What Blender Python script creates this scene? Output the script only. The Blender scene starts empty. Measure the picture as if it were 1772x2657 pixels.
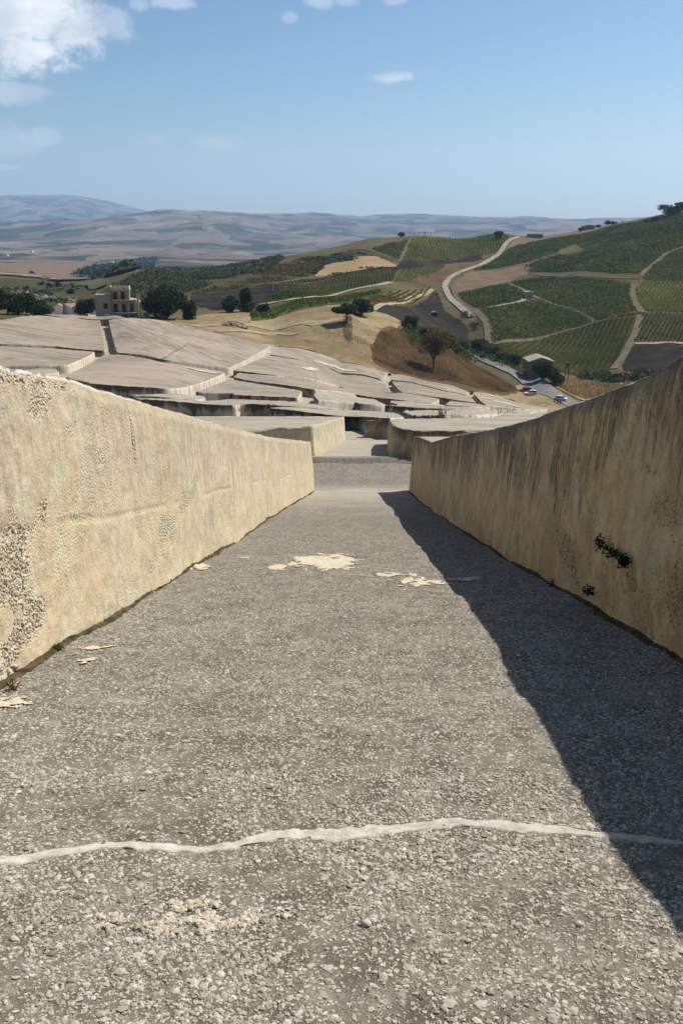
import bpy, bmesh
from mathutils import Vector, Matrix
import numpy as np, math, random
# ------------------------------------------------------------------ measured geometry
CAMZ = 1.25                       # eye above the concrete floor (floor under the camera is z = 0)
FPX, CXP, CYP = 2300.0, 886.0, 1328.5
PITCH = math.radians(17.9)
CP, SP = math.cos(PITCH), math.sin(PITCH)

def ray(px, py):
    px = np.asarray(px, float); py = np.asarray(py, float)
    u = (px-CXP)/FPX; v = (CYP-py)/FPX
    x = u; y = CP + v*SP; z = -SP + v*CP
    h = np.hypot(x, y)
    return x/h, y/h, z/h              # per metre of horizontal distance

def project(x, y, z):
    x = np.asarray(x, float); y = np.asarray(y, float); z = np.asarray(z, float)-CAMZ
    d = y*CP - z*SP; v = y*SP + z*CP
    return CXP + FPX*x/d, CYP - FPX*v/d

def sstep(a, b, x):
    t = np.clip((x-a)/(b-a), 0, 1); return t*t*(3-2*t)

# ---- value noise -------------------------------------------------------------
def _h(i, j, k, s):
    n = (i.astype(np.int64)*374761393 + j.astype(np.int64)*668265263 + k.astype(np.int64)*2147483647 + s*1274126177) & 0xffffffff
    n = ((n ^ (n >> 13))*1274126177) & 0xffffffff
    n = ((n ^ (n >> 16))*2246822519) & 0xffffffff
    n = n ^ (n >> 15)
    return (n & 0xffffff)/float(0xffffff)
def vnoise(x, y, z=None, s=0):
    x = np.asarray(x, float); y = np.asarray(y, float)
    z = np.zeros_like(x) if z is None else np.asarray(z, float)
    i, j, k = np.floor(x), np.floor(y), np.floor(z)
    fx, fy, fz = x-i, y-j, z-k
    fx, fy, fz = [t*t*t*(t*(t*6-15)+10) for t in (fx, fy, fz)]
    r = 0
    for a in (0, 1):
        for b in (0, 1):
            for c in (0, 1):
                w = (fx if a else 1-fx)*(fy if b else 1-fy)*(fz if c else 1-fz)
                r = r + w*_h(i+a, j+b, k+c, s)
    return r*2-1
def fbm(x, y, z=None, s=0, o=4, g=0.5):
    x = np.asarray(x, float); y = np.asarray(y, float)
    x, y = x*.857+y*.515, y*.857-x*.515
    r = 0; a = 1.0; f = 1.0
    for q in range(o):
        r = r + a*vnoise(x*f, y*f, None if z is None else np.asarray(z)*f, s+q*17)
        x, y = x*.788-y*.616+11.3, x*.616+y*.788-5.1
        a *= g; f *= 2.03
    return r

# ---- ground: floor profile near the camera, thin plate surface beyond ----------
PY = np.array([-40, -8, 0, 28.0, 30.5, 32.2, 35.6, 37.5, 55, 70, 95, 130, 170])
PZ = np.array([10.3, 2.06, 0.0, -7.20, -7.84, -8.06, -8.13, -8.45, -11.9, -15.0, -19.9, -25.0, -30])
def profile(y):
    return np.interp(y, PY, PZ)

# (pixel x, pixel y, metres away, height of that point over the ground)
CTRL = [
 (886,1078,95,1.5),(775,1029,128,1.5),(886,1018,165,1.5),(886,965,240,1.5),
 (620,1052,105,1.5),(504,1016,128,1.5),(604,978,166,1.5),(594,955,187,1.5),(710,897,248,1.5),(820,985,190,1.5),
 (356,1035,105,1.5),(233,995,125,1.5),(463,1008,127,1.5),(304,916,190,1.5),(300,870,226,1.5),(300,820,265,1.5),
 (0,950,163,1.5),(170,948,165,1.5),(0,892,200,1.5),(275,910,200,1.5),(0,834,250,1.5),(0,1000,118,1.5),
 (1110,1073,105,1.5),(1125,1044,170,1.5),(1045,1019,195,1.5),(1005,970,250,1.5),
 (1250,1072,108,1.5),(1250,1047,200,1.5),(1236,1045,196,1.5),(1215,1014,250,1.5),(1357,1061,215,1.5),(1400,1056,262,1.0),
 (1600,1080,200,0),(1772,1070,200,0),(-200,960,163,0),(-200,855,250,0),
 (500,850,275,0),(705,868,285,0),(800,830,300,0),(900,840,290,0),(890,795,345,0),(760,792,350,0),(640,826,305,0),(1000,905,280,0),(1000,812,335,0),(1110,965,275,0),
 (1150,905,315,0),(1250,985,310,0),(1340,1012,318,0),(1380,1016,319,0),(1400,985,338,0),(1500,1040,305,0),(1240,930,372,0),
 (1390,985,345,0),(1480,985,350,0),(1330,965,350,0),(1100,880,345,0),(1060,845,340,0),
 (290,828,296,0),(430,824,305,0),(100,822,300,0),(0,818,300,0),(180,812,345,0),
 (0,770,620,0),(120,765,640,0),(240,770,560,0),(100,735,900,0),(240,730,800,0),
 (350,702,720,0),(600,692,760,0),(740,667,740,0),(450,790,420,0),(420,740,560,0),
 (550,785,440,0),(700,760,490,0),(800,748,540,0),(850,700,640,0),(830,652,770,0),(950,622,840,0),(1100,614,880,0),(1300,612,900,0),(1338,611,960,0),
 (1000,745,540,0),(900,775,440,0),(1050,790,450,0),(1100,830,430,0),(1180,870,420,0),
 (1160,735,640,0),(1150,765,590,0),(1215,815,480,0),(1265,850,430,0),(1258,898,395,0),
 (1400,900,425,0),(1500,870,450,0),(1640,850,440,0),(1640,720,570,0),(1500,720,590,0),(1350,760,560,0),(1500,650,800,0),(1700,690,620,0),(1772,640,690,0),
 (1772,549,850,0),(1850,535,850,0),(1600,581,960,0),(1480,602,1020,0),(1400,700,690,0),(1300,680,780,0),
 (1650,1000,340,0),(1700,930,390,0),(1772,960,360,0),(1900,880,400,0),
 # beyond the crests the land falls away (hidden)
 (350,730,1050,0),(600,735,1050,0),(830,700,1150,0),(1100,680,1300,0),(1338,680,1350,0),(1600,640,1350,0),(1850,620,1300,0),
 (350,700,1900,0),(800,700,1900,0),(1200,700,2000,0),(1772,680,2000,0),
 (0,700,1500,0),(150,720,1400,0),(0,690,2200,0),(150,683,2500,0),(290,700,2100,0),
 (0,655,4200,0),(150,655,4200,0),(400,660,4000,0),(700,665,4000,0),(1000,660,4000,0),(1400,640,4200,0),(1772,630,4200,0),
 (0,612,6500,0),(150,610,6500,0),(400,600,6500,0),(700,610,6500,0),(1000,610,6500,0),(1400,600,6500,0),(1772,595,6500,0),
 (300,565,8400,0),(420,549,8700,0),(600,556,9000,0),(850,561,9200,0),(1100,565,9400,0),(1400,567,9600,0),(1772,570,9800,0),(2100,570,9800,0),
 (150,572,8600,0),(0,582,8600,0),(-200,585,8600,0),
 (0,604,10400,0),(150,603,10400,0),(300,598,10600,0),(-200,606,10400,0),(0,566,12800,0),(150,566,12800,0),(260,570,12800,0),(-200,566,12800,0),
 (0,513,14500,0),(80,513,14500,0),(200,524,14500,0),(260,538,14500,0),(360,556,14500,0),(-200,508,14500,0),
 (500,575,14500,0),(900,575,14500,0),(1400,575,14500,0),(1772,575,14500,0),
 (0,545,18000,0),(900,580,18000,0),(1772,580,18000,0),
]
def _prep():
    A = np.array(CTRL, float)
    rx, ry, rz = ray(A[:,0], A[:,1])
    az = np.arctan2(rx, ry); ld = np.log(A[:,2])
    e = rz - A[:,3]/A[:,2]
    # tie to the near profile
    ex = []
    for a in np.radians([-24,-12,0,12,24]):
        for d in (55., 70.):
            ex.append((a, math.log(d), (float(profile(d*math.cos(a)))-CAMZ)/d))
    ex = np.array(ex)
    az = np.r_[az, ex[:,0]]; ld = np.r_[ld, ex[:,1]]; e = np.r_[e, ex[:,2]]
    X = np.c_[az*6, ld]
    return X, e
def _phi(r2):
    return 0.5*r2*np.log(r2+1e-12)
_X, _E = _prep()
def _fit(lam=2e-4):
    n = len(_X)
    K = _phi(((_X[:,None]-_X[None])**2).sum(-1)) + lam*np.eye(n)
    Pm = np.c_[np.ones(n), _X]
    M = np.block([[K, Pm], [Pm.T, np.zeros((3,3))]])
    return np.linalg.solve(M, np.r_[_E, 0, 0, 0])
_W = _fit()
def ground(x, y, rough=True):
    x = np.asarray(x, float); y = np.asarray(y, float)
    sh = x.shape; x = x.ravel(); y = y.ravel()
    d = np.maximum(np.hypot(x, y), 1e-6)
    out = np.empty_like(x)
    near = profile(y)
    far = np.zeros_like(x)
    m = d > 55
    if m.any():
        az = np.clip(np.arctan2(x[m], y[m]), -math.radians(32), math.radians(32))
        dd = np.clip(d[m], 55, 19000)
        Q = np.c_[az*6, np.log(dd)]
        r = np.empty(len(Q))
        for s in range(0, len(Q), 20000):
            q = Q[s:s+20000]
            r[s:s+20000] = _phi(((q[:,None]-_X[None])**2).sum(-1)) @ _W[:-3] + _W[-3] + q @ _W[-2:]
        far[m] = CAMZ + r*dd
        if rough:
            xm, ym = x[m], y[m]
            k1 = sstep(290, 420, d[m])
            far[m] += k1*0.5*fbm(xm/38, ym/38, s=3, o=3)
            k2 = sstep(1200, 2600, d[m])
            far[m] += k2*(np.clip(d[m]/8000,0.15,1))*26*fbm(xm/900, ym/900, s=9, o=5, g=.55)
    w = sstep(58, 100, d)
    out = near*(1-w) + far*w
    return out.reshape(sh)

_RD = np.r_[np.linspace(1.2, 60, 1200), np.exp(np.linspace(math.log(60.2), math.log(18000), 2600))]
def cast(px, py, up=0.0, dmin=1.2, dmax=18000.0):
    """where the line of sight through a measured point meets the ground raised by `up` (first hit, else nearest miss)"""
    rx, ry, rz = ray(px, py)
    D = _RD[(_RD >= dmin) & (_RD <= dmax)]
    g = ground(rx*D, ry*D) + up
    diff = CAMZ + rz*D - g
    k = np.where(diff <= 0)[0]
    if len(k) == 0:
        i = int(np.argmin(diff/D)); d = D[i]
    elif k[0] == 0: d = D[0]
    else:
        i = k[0]; t = diff[i-1]/(diff[i-1]-diff[i]); d = D[i-1] + t*(D[i]-D[i-1])
    return np.array([rx*d, ry*d])
# ------------------------------------------------------------------ camera, sky, sun, exposure
scene = bpy.context.scene
col = scene.collection
SUN_EL = math.radians(47.5)
SUN_AZ = math.radians(38.0)                 # from +X (right) towards +Y (ahead)
SUNV = Vector((math.cos(SUN_EL)*math.cos(SUN_AZ), math.cos(SUN_EL)*math.sin(SUN_AZ), math.sin(SUN_EL)))

cam_d = bpy.data.cameras.new('camera'); cam = bpy.data.objects.new('camera', cam_d); col.objects.link(cam)
cam.location = (0, 0, CAMZ)
cam.rotation_euler = (math.radians(90)-PITCH, 0, 0)
cam_d.sensor_fit = 'VERTICAL'; cam_d.sensor_height = 36.0; cam_d.sensor_width = 24.0
cam_d.lens = FPX/2657*36.0
cam_d.clip_start = 0.05; cam_d.clip_end = 60000
scene.camera = cam

world = bpy.data.worlds.new('World'); scene.world = world; world.use_nodes = True
wn = world.node_tree.nodes; wl = world.node_tree.links; wn.clear()
def wnode(t, **k):
    n = wn.new(t)
    for a, b in k.items(): setattr(n, a, b)
    return n
sky = wnode('ShaderNodeTexSky', sky_type='NISHITA', sun_disc=False)
sky.sun_elevation = SUN_EL
sky.sun_rotation = math.radians(90)-SUN_AZ
sky.altitude = 300; sky.air_density = 1.0; sky.dust_density = 1.0; sky.ozone_density = 1.8
bg = wnode('ShaderNodeBackground'); bg.inputs['Strength'].default_value = 0.055
wo = wnode('ShaderNodeOutputWorld')
# scattered fair weather cumulus: noise over a flat cloud layer seen by direction
tc = wnode('ShaderNodeTexCoord')
sep = wnode('ShaderNodeSeparateXYZ'); wl.new(tc.outputs['Generated'], sep.inputs[0])
def wmath(op, a, b=None, c=None, clamp=False):
    n = wnode('ShaderNodeMath', operation=op, use_clamp=clamp)
    for i, v in enumerate((a, b, c)):
        if v is None: continue
        if isinstance(v, (int, float)): n.inputs[i].default_value = v
        else: wl.new(v, n.inputs[i])
    return n.outputs[0]
def wvec(x, y, z):
    n = wnode('ShaderNodeCombineXYZ')
    for i, v in enumerate((x, y, z)):
        if isinstance(v, (int, float)): n.inputs[i].default_value = v
        else: wl.new(v, n.inputs[i])
    return n.outputs[0]
def wnoise(vec, scale, detail, rough=0.55, dist=0.0):
    n = wnode('ShaderNodeTexNoise'); n.inputs['Scale'].default_value = scale
    n.inputs['Detail'].default_value = detail; n.inputs['Roughness'].default_value = rough
    n.inputs['Distortion'].default_value = dist
    wl.new(vec, n.inputs['Vector']); return n.outputs['Fac']
def wramp(v, a, b):
    n = wnode('ShaderNodeMapRange', interpolation_type='SMOOTHSTEP'); wl.new(v, n.inputs[0])
    n.inputs[1].default_value = a; n.inputs[2].default_value = b
    return n.outputs[0]
dx, dy, dz = sep.outputs
el = wmath('ARCSINE', dz); azm = wmath('ARCTAN2', dx, dy)
cloud_vec = wvec(azm, wmath('MULTIPLY', el, 1.5), 0.37)
def pxc(px, py, hw, hh, dn):
    rx, ry, rz = ray(px, py); k = 57.3/FPX*.93
    return (math.degrees(math.atan2(rx, ry)), math.degrees(math.atan(rz)), hw*k, hh*k, dn)
CLOUDS = [  # azimuth, elevation (deg) of a cloud's middle, half width, half height, density
    pxc(70,40,250,118,1.0), pxc(200,80,120,78,1.0), pxc(60,125,165,60,1.0), pxc(300,60,60,50,.6), pxc(30,243,100,28,.34), pxc(25,365,75,44,.34), pxc(115,358,55,26,.28),
    pxc(395,362,50,14,.14), pxc(560,372,85,24,.15), pxc(452,6,80,20,.36), pxc(357,10,32,22,.32), pxc(748,48,26,16,.22), pxc(836,4,48,18,.36), pxc(1013,201,70,17,.6), pxc(1030,2,52,16,.5), pxc(900,4,40,13,.3), pxc(20,434,55,8,.3),
    (-48, 14, 12, 6, .9), (-75, 22, 10, 6, .9), (52, 17, 9, 4, .8), (88, 25, 12, 7, .9), (130, 20, 14, 8, .9), (-120, 26, 14, 7, .9), (175, 16, 12, 5, .8), (-30, 42, 12, 5, .8), (60, 50, 13, 6, .8)]
n1 = wnoise(cloud_vec, 17.0, 7.0, .58, .3)
n2 = wnoise(wvec(azm, wmath('MULTIPLY', el, 1.3), 2.2), 46.0, 7.0, .66, .5)
nmix = wmath('ADD', wmath('MULTIPLY', n1, .62), wmath('MULTIPLY', n2, .38))
cover = None
for (a, e, hw, hh, dn) in CLOUDS:
    a, e, hw, hh = [math.radians(q) for q in (a, e, hw, hh)]
    u = wmath('DIVIDE', wmath('SUBTRACT', azm, a), hw); v = wmath('DIVIDE', wmath('SUBTRACT', el, e), hh)
    r = wmath('SUBTRACT', 1.0, wmath('SQRT', wmath('ADD', wmath('MULTIPLY', u, u), wmath('MULTIPLY', v, v))))
    body = wmath('ADD', wmath('MULTIPLY', r, 1.0), wmath('MULTIPLY', wmath('SUBTRACT', nmix, .5), 3.3))
    k = wmath('MULTIPLY', wramp(body, -.05, 0.66), dn)
    k = wmath('MULTIPLY', k, wramp(r, -.45, .12))
    cover = k if cover is None else wmath('MAXIMUM', cover, k)
shade = wramp(wnoise(wvec(azm, wmath('MULTIPLY', el, 1.9), 5.1), 11.0, 4.0, .55), .34, .66)
cmix = wnode('ShaderNodeMix', data_type='RGBA'); wl.new(shade, cmix.inputs[0])
cmix.inputs[6].default_value = (7.4, 8.0, 8.8, 1); cmix.inputs[7].default_value = (12.2, 12.3, 12.4, 1)
skymix = wnode('ShaderNodeMix', data_type='RGBA')
wl.new(cover, skymix.inputs[0]); hs = wnode('ShaderNodeHueSaturation'); hs.inputs['Saturation'].default_value = 1.25; hs.inputs['Value'].default_value = 1.06; wl.new(sky.outputs[0], hs.inputs['Color']); wl.new(hs.outputs[0], skymix.inputs[6]); wl.new(cmix.outputs[2], skymix.inputs[7])
wl.new(skymix.outputs[2], bg.inputs['Color']); wl.new(bg.outputs[0], wo.inputs['Surface'])

sun_d = bpy.data.lights.new('sun', 'SUN'); sun_d.energy = 4.25; sun_d.angle = math.radians(0.53); sun_d.color = (1.0, 0.93, 0.83)
sun = bpy.data.objects.new('sun', sun_d); col.objects.link(sun)
sun.rotation_euler = (-SUNV).to_track_quat('-Z', 'Y').to_euler()

scene.view_settings.view_transform = 'Standard'
scene.view_settings.look = 'None'
scene.view_settings.exposure = 0.72
scene.view_settings.gamma = 1.0
scene.view_settings.use_curve_mapping = False
scene.cycles.max_bounces = 5
scene.cycles.diffuse_bounces = 3
scene.cycles.volume_bounces = 1
scene.cycles.transparent_max_bounces = 8
# ------------------------------------------------------------------ materials
class NT:
    def __init__(s, name, rough=.9):
        s.m = bpy.data.materials.new(name); s.m.use_nodes = True
        s.n = s.m.node_tree.nodes; s.l = s.m.node_tree.links; s.n.clear()
        s.out = s.n.new('ShaderNodeOutputMaterial'); s.p = s.n.new('ShaderNodeBsdfPrincipled')
        s.l.new(s.p.outputs[0], s.out.inputs[0]); s.p.inputs['Roughness'].default_value = rough
        if 'Specular IOR Level' in s.p.inputs: s.p.inputs['Specular IOR Level'].default_value = .25
        g = s.n.new('ShaderNodeNewGeometry'); s.pos = g.outputs['Position']; s.nor = g.outputs['Normal']
    def set(s, i, v):
        if isinstance(v, (int, float)): i.default_value = v
        elif isinstance(v, tuple): i.default_value = v if len(v) == len(i.default_value) else (*v, 1)
        else: s.l.new(v, i)
    def math(s, op, a, b=0.0, clamp=False):
        n = s.n.new('ShaderNodeMath'); n.operation = op; n.use_clamp = clamp
        s.set(n.inputs[0], a); s.set(n.inputs[1], b); return n.outputs[0]
    def scale(s, v, sc, off=(0, 0, 0), rot=0):
        n = s.n.new('ShaderNodeMapping'); s.l.new(v, n.inputs[0]); n.inputs['Scale'].default_value = sc; n.inputs['Location'].default_value = off
        n.inputs['Rotation'].default_value = (0, 0, rot)
        return n.outputs[0]
    def noise(s, v, sc, detail=4, rough=.55, dist=0.0):
        n = s.n.new('ShaderNodeTexNoise'); s.l.new(v, n.inputs['Vector'])
        n.inputs['Scale'].default_value = sc; n.inputs['Detail'].default_value = detail; n.inputs['Roughness'].default_value = rough; n.inputs['Distortion'].default_value = dist
        return n.outputs['Fac']
    def voro(s, v, sc, feat='F1', rand=1.0):
        n = s.n.new('ShaderNodeTexVoronoi'); s.l.new(v, n.inputs['Vector']); n.feature = feat
        n.inputs['Scale'].default_value = sc; n.inputs['Randomness'].default_value = rand
        return n.outputs['Distance'], n.outputs['Color'] if feat != 'DISTANCE_TO_EDGE' else None
    def ss(s, v, a, b, lo=0.0, hi=1.0):
        n = s.n.new('ShaderNodeMapRange'); n.interpolation_type = 'SMOOTHSTEP'; s.set(n.inputs[0], v)
        n.inputs[1].default_value = a; n.inputs[2].default_value = b; n.inputs[3].default_value = lo; n.inputs[4].default_value = hi
        return n.outputs[0]
    def mix(s, f, a, b, blend='MIX'):
        n = s.n.new('ShaderNodeMix'); n.data_type = 'RGBA'; n.blend_type = blend
        s.set(n.inputs[0], f); s.set(n.inputs[6], a); s.set(n.inputs[7], b); return n.outputs[2]
    def ramp(s, v, stops):
        n = s.n.new('ShaderNodeValToRGB'); s.l.new(v, n.inputs[0]); e = n.color_ramp.elements
        while len(e) > 1: e.remove(e[-1])
        e[0].position = stops[0][0]; e[0].color = (*stops[0][1], 1)
        for p, c in stops[1:]:
            q = e.new(p); q.color = (*c, 1)
        return n.outputs[0]
    def attr(s, name, out='Fac'):
        n = s.n.new('ShaderNodeAttribute'); n.attribute_name = name; return n.outputs[out]
    def sepc(s, c):
        n = s.n.new('ShaderNodeSeparateColor'); s.l.new(c, n.inputs[0]); return n.outputs
    def bump(s, h, dist, strength=1.0, prev=None):
        n = s.n.new('ShaderNodeBump'); s.set(n.inputs['Height'], h); n.inputs['Distance'].default_value = dist; s.set(n.inputs['Strength'], strength)
        if prev is not None: s.l.new(prev, n.inputs['Normal'])
        return n.outputs[0]
    def done(s, colr, nrm=None):
        s.set(s.p.inputs['Base Color'], colr)
        if nrm is not None: s.l.new(nrm, s.p.inputs['Normal'])
        return s.m

def mat_wall(name, warm, grey, stain, stain_amt, ochre_amt):
    """board cast concrete of white cement: run marks, washed out aggregate, dark algae below the top edge"""
    t = NT(name)
    top = t.attr('tt'); pbr = t.attr('pb'); pb = t.math('MINIMUM', pbr, 1.0); crk = t.ss(pbr, 1.1, 1.8)
    big = t.noise(t.pos, .55, 4, .6); mid = t.noise(t.pos, 3.2, 5, .6)
    c = t.mix(t.ss(big, .38, .62), warm, grey)
    c = t.mix(t.math('MULTIPLY', t.ss(t.noise(t.scale(t.pos, (1, 1, .6), (5, 5, 5)), 1.35, 6, .68), .44, .60), ochre_amt), c, (.36, .235, .105))
    c = t.mix(t.math('MULTIPLY', t.ss(t.noise(t.pos, 6.5, 7, .78), .47, .60), .22+.58*stain_amt), c, tuple(q*.44 for q in warm))
    c = t.mix(t.math('MULTIPLY', t.ss(t.noise(t.scale(t.pos, (1, 1, .7), (2, 8, 6)), 2.3, 8, .76), .47, .60), .12+.62*stain_amt*(stain_amt > .5)), c, tuple(q*.40 for q in warm))
    c = t.mix(t.math('MULTIPLY', t.ss(mid, .46, .64), .65), c, tuple(min(.66, q*1.26) for q in grey))
    fine = t.noise(t.pos, 38, 3, .7); gr = t.noise(t.pos, 105, 3, .75)
    c = t.mix(t.ss(fine, .30, .70, .50, 0.0), c, tuple(q*.58 for q in warm))
    c = t.mix(t.ss(gr, .36, .58, .55, 0.0), c, tuple(q*.55 for q in warm))
    c = t.mix(t.ss(gr, .56, .72, 0.0, .45), c, tuple(min(.68, q*1.28) for q in grey))
    # ochre rust runs
    run1 = t.noise(t.scale(t.pos, (3.4, 3.4, .28)), 1.0, 5, .62)
    c = t.mix(t.math('MULTIPLY', t.ss(run1, .50, .68), ochre_amt), c, (.42, .27, .115))
    c = t.mix(t.math('MULTIPLY', t.ss(t.noise(t.scale(t.pos, (1, 1, 1.3), (9, 4, 3)), .95, 5, .66), .55, .66), .55*ochre_amt), c, (.33, .305, .27))
    # white lime runs
    run3 = t.noise(t.scale(t.pos, (5.3, 5.3, .5), (7, 3, 1)), 1.0, 4, .6)
    c = t.mix(t.math('MULTIPLY', t.ss(run3, .60, .74), .35), c, (.60, .56, .48))
    # dark algae runs starting at the top edge
    run2 = t.math('ADD', t.math('MULTIPLY', t.noise(t.scale(t.pos, (9.5, 9.5, 1.0), (3, 9, 2)), 1.0, 6, .78), .58), t.math('MULTIPLY', t.noise(t.scale(t.pos, (2.6, 2.6, 1.3), (6, 1, 4)), 1.0, 7, .74), .42))
    reach = t.math('ADD', t.ss(top, .05, 1.0, -.15, .085), t.math('MULTIPLY', t.math('SUBTRACT', t.noise(t.pos, .8, 3, .6), .5), .42))
    dk = t.ss(t.math('ADD', run2, reach), .50, .62)
    dk = t.math('MULTIPLY', t.math('MULTIPLY', dk, t.ss(t.noise(t.scale(t.pos, (1, 1, .45)), 26, 4, .7), .34, .56, .30, 1.0)), stain_amt)
    spots = t.math('MULTIPLY', t.ss(t.noise(t.pos, 48, 3, .65), .53, .63), t.ss(t.noise(t.pos, 1.7, 4, .65), .42, .58))
    dk = t.math('MAXIMUM', dk, t.math('MULTIPLY', spots, min(1.0, stain_amt*.85)))
    c = t.mix(dk, c, stain)
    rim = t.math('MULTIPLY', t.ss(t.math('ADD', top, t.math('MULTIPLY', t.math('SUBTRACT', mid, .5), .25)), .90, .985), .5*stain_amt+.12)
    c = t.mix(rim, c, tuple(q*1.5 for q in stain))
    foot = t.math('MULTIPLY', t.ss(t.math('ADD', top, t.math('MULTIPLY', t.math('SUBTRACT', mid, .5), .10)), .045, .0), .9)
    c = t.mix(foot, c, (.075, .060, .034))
    # pebbles where the cement skin has gone
    d, cc = t.voro(t.pos, 52)
    tone = t.sepc(cc)[0]
    peb = t.mix(t.ss(d, .50, .82), t.mix(tone, tuple(min(.62, q*1.22) for q in grey), tuple(q*.86 for q in warm)), tuple(q*.58 for q in warm))
    c = t.mix(t.math('MULTIPLY', pb, .62), c, peb)
    c = t.mix(crk, c, (.03, .024, .017))
    h = t.math('MULTIPLY', t.ss(d, .75, .15), t.math('ADD', t.math('MULTIPLY', pb, 1.0), .03))
    h = t.math('ADD', h, t.math('MULTIPLY', t.noise(t.pos, 17, 6, .68), .55))
    h = t.math('ADD', h, t.math('MULTIPLY', t.noise(t.scale(t.pos, (14, 14, 1.2)), 1.0, 4, .6), .5))
    return t.done(c, t.bump(h, .022, .9))

def mat_top(name, a, b, pink, rot, along, across, red):
    """swept cement tops: long drag marks, damp grey and pinkish patches"""
    t = NT(name); t.p.inputs['Specular IOR Level'].default_value = .08
    rp = t.scale(t.pos, (1, 1, .2), (0, 0, 0), math.radians(-rot))
    n1 = t.noise(t.scale(rp, (along, across, .3)), 1.0, 6, .68, .2)
    n2 = t.noise(t.scale(rp, (along*2.2, across*2.4, .3), (4, 7, 0)), 1.0, 5, .72)
    c = t.mix(t.ss(n1, .40, .62), a, b)
    c = t.mix(t.math('MULTIPLY', t.ss(n2, .47, .60), .85), c, tuple(q*.56 for q in a))
    c = t.mix(t.math('MULTIPLY', t.ss(t.noise(t.pos, .045, 4, .6), .40, .62), .70), c, pink)
    c = t.mix(t.math('MULTIPLY', t.ss(t.noise(t.scale(rp, (along*.8, across*.8, .3), (9, 2, 0)), 1.0, 6, .68), .58, .68), .7), c, tuple(q*1.30 for q in b))
    c = t.mix(t.math('MULTIPLY', t.ss(t.noise(t.pos, .16, 6, .68), .50, .66), .6), c, tuple(q*.60 for q in a))
    c = t.mix(t.ss(t.noise(t.pos, 2.2, 5, .75), .40, .75, .35, 0.0), c, tuple(q*.55 for q in a))
    # stained cast sides
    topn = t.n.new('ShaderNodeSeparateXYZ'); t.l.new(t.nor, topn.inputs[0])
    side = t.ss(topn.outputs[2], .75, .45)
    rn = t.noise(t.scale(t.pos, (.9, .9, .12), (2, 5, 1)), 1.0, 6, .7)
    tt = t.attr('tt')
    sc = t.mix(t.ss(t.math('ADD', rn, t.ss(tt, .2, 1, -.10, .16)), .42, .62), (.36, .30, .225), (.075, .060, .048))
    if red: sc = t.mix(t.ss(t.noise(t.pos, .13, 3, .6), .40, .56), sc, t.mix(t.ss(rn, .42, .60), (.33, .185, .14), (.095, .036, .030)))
    sun_side = t.ss(topn.outputs[0], .25, .65)  # sides turned to the sun are whitened: sunlight put into the colour
    sc = t.mix(t.math('MULTIPLY', sun_side, .88), sc, t.mix(t.ss(rn, .45, .66), (.62, .57, .48), (.36, .31, .245)))
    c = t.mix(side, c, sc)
    return t.done(c, t.bump(t.noise(t.pos, 3.0, 5, .7), .05, .6))

def mat_floor():
    t = NT('exposed_aggregate_floor'); t.p.inputs['Specular IOR Level'].default_value = .12
    wv = t.n.new('ShaderNodeTexNoise'); t.l.new(t.pos, wv.inputs['Vector']); wv.inputs['Scale'].default_value = 75; wv.inputs['Detail'].default_value = 3
    va = t.n.new('ShaderNodeVectorMath'); va.operation = 'MULTIPLY_ADD'; t.l.new(wv.outputs['Color'], va.inputs[0]); va.inputs[1].default_value = (.022, .022, .022); t.l.new(t.pos, va.inputs[2])
    d, cc = t.voro(va.outputs[0], 62); ch = t.sepc(cc)
    d2, cc2 = t.voro(t.pos, 150); ch2 = t.sepc(cc2)
    patch = t.noise(t.pos, .9, 5, .6); mid = t.noise(t.pos, 5.5, 4, .6)
    matrix = t.mix(t.ss(mid, .35, .66), (.094, .085, .068), (.200, .182, .148))
    matrix = t.mix(t.math('MULTIPLY', t.ss(d2, .5, .2), t.ss(ch2[1], .45, .75)), matrix, (.30, .28, .24))
    stone = t.mix(ch[0], (.30, .27, .215), (.58, .53, .435))
    keep = t.math('MULTIPLY', t.ss(d, .52, .36), t.ss(t.math('ADD', ch[2], t.math('MULTIPLY', t.math('SUBTRACT', patch, .5), .9)), .30, .42))
    c = t.mix(keep, matrix, stone)
    c = t.mix(t.ss(t.noise(t.scale(t.pos, (1, .6, 1)), 15, 6, .82), .40, .62, .42, 0.0), c, (.070, .062, .048))
    c = t.mix(t.ss(t.noise(t.scale(t.pos, (1, .6, 1), (3, 1, 7)), 19, 6, .82), .52, .66, 0.0, .40), c, (.52, .475, .39))
    # farther down the path the cement skin is still whole and pale
    sp = t.n.new('ShaderNodeSeparateXYZ'); t.l.new(t.pos, sp.inputs[0])
    whole = t.math('MULTIPLY', t.ss(t.math('ADD', sp.outputs[1], t.math('MULTIPLY', t.math('SUBTRACT', patch, .5), 16)), 15, 31), .66)
    trough = t.math('MULTIPLY', t.ss(sp.outputs[1], 30.5, 32.5), t.ss(sp.outputs[1], 37.2, 36.0))  # trough floor kept darker, its weaker sun put into the colour
    whole = t.math('MULTIPLY', whole, t.math('SUBTRACT', 1.0, t.math('MULTIPLY', trough, .9)))
    skin = t.mix(t.ss(t.noise(t.scale(t.pos, (.5, 3.0, .5)), 1.0, 5, .65), .36, .64), (.33, .295, .235), (.50, .455, .372))
    c = t.mix(whole, c, skin)
    c = t.mix(t.math('MULTIPLY', t.ss(patch, .56, .74), .18), c, (.10, .092, .076))
    h = t.math('ADD', t.math('MULTIPLY', keep, .75), t.math('MULTIPLY', t.noise(t.pos, 95, 3, .7), .45))
    return t.done(c, t.bump(h, .010, .9))

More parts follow.
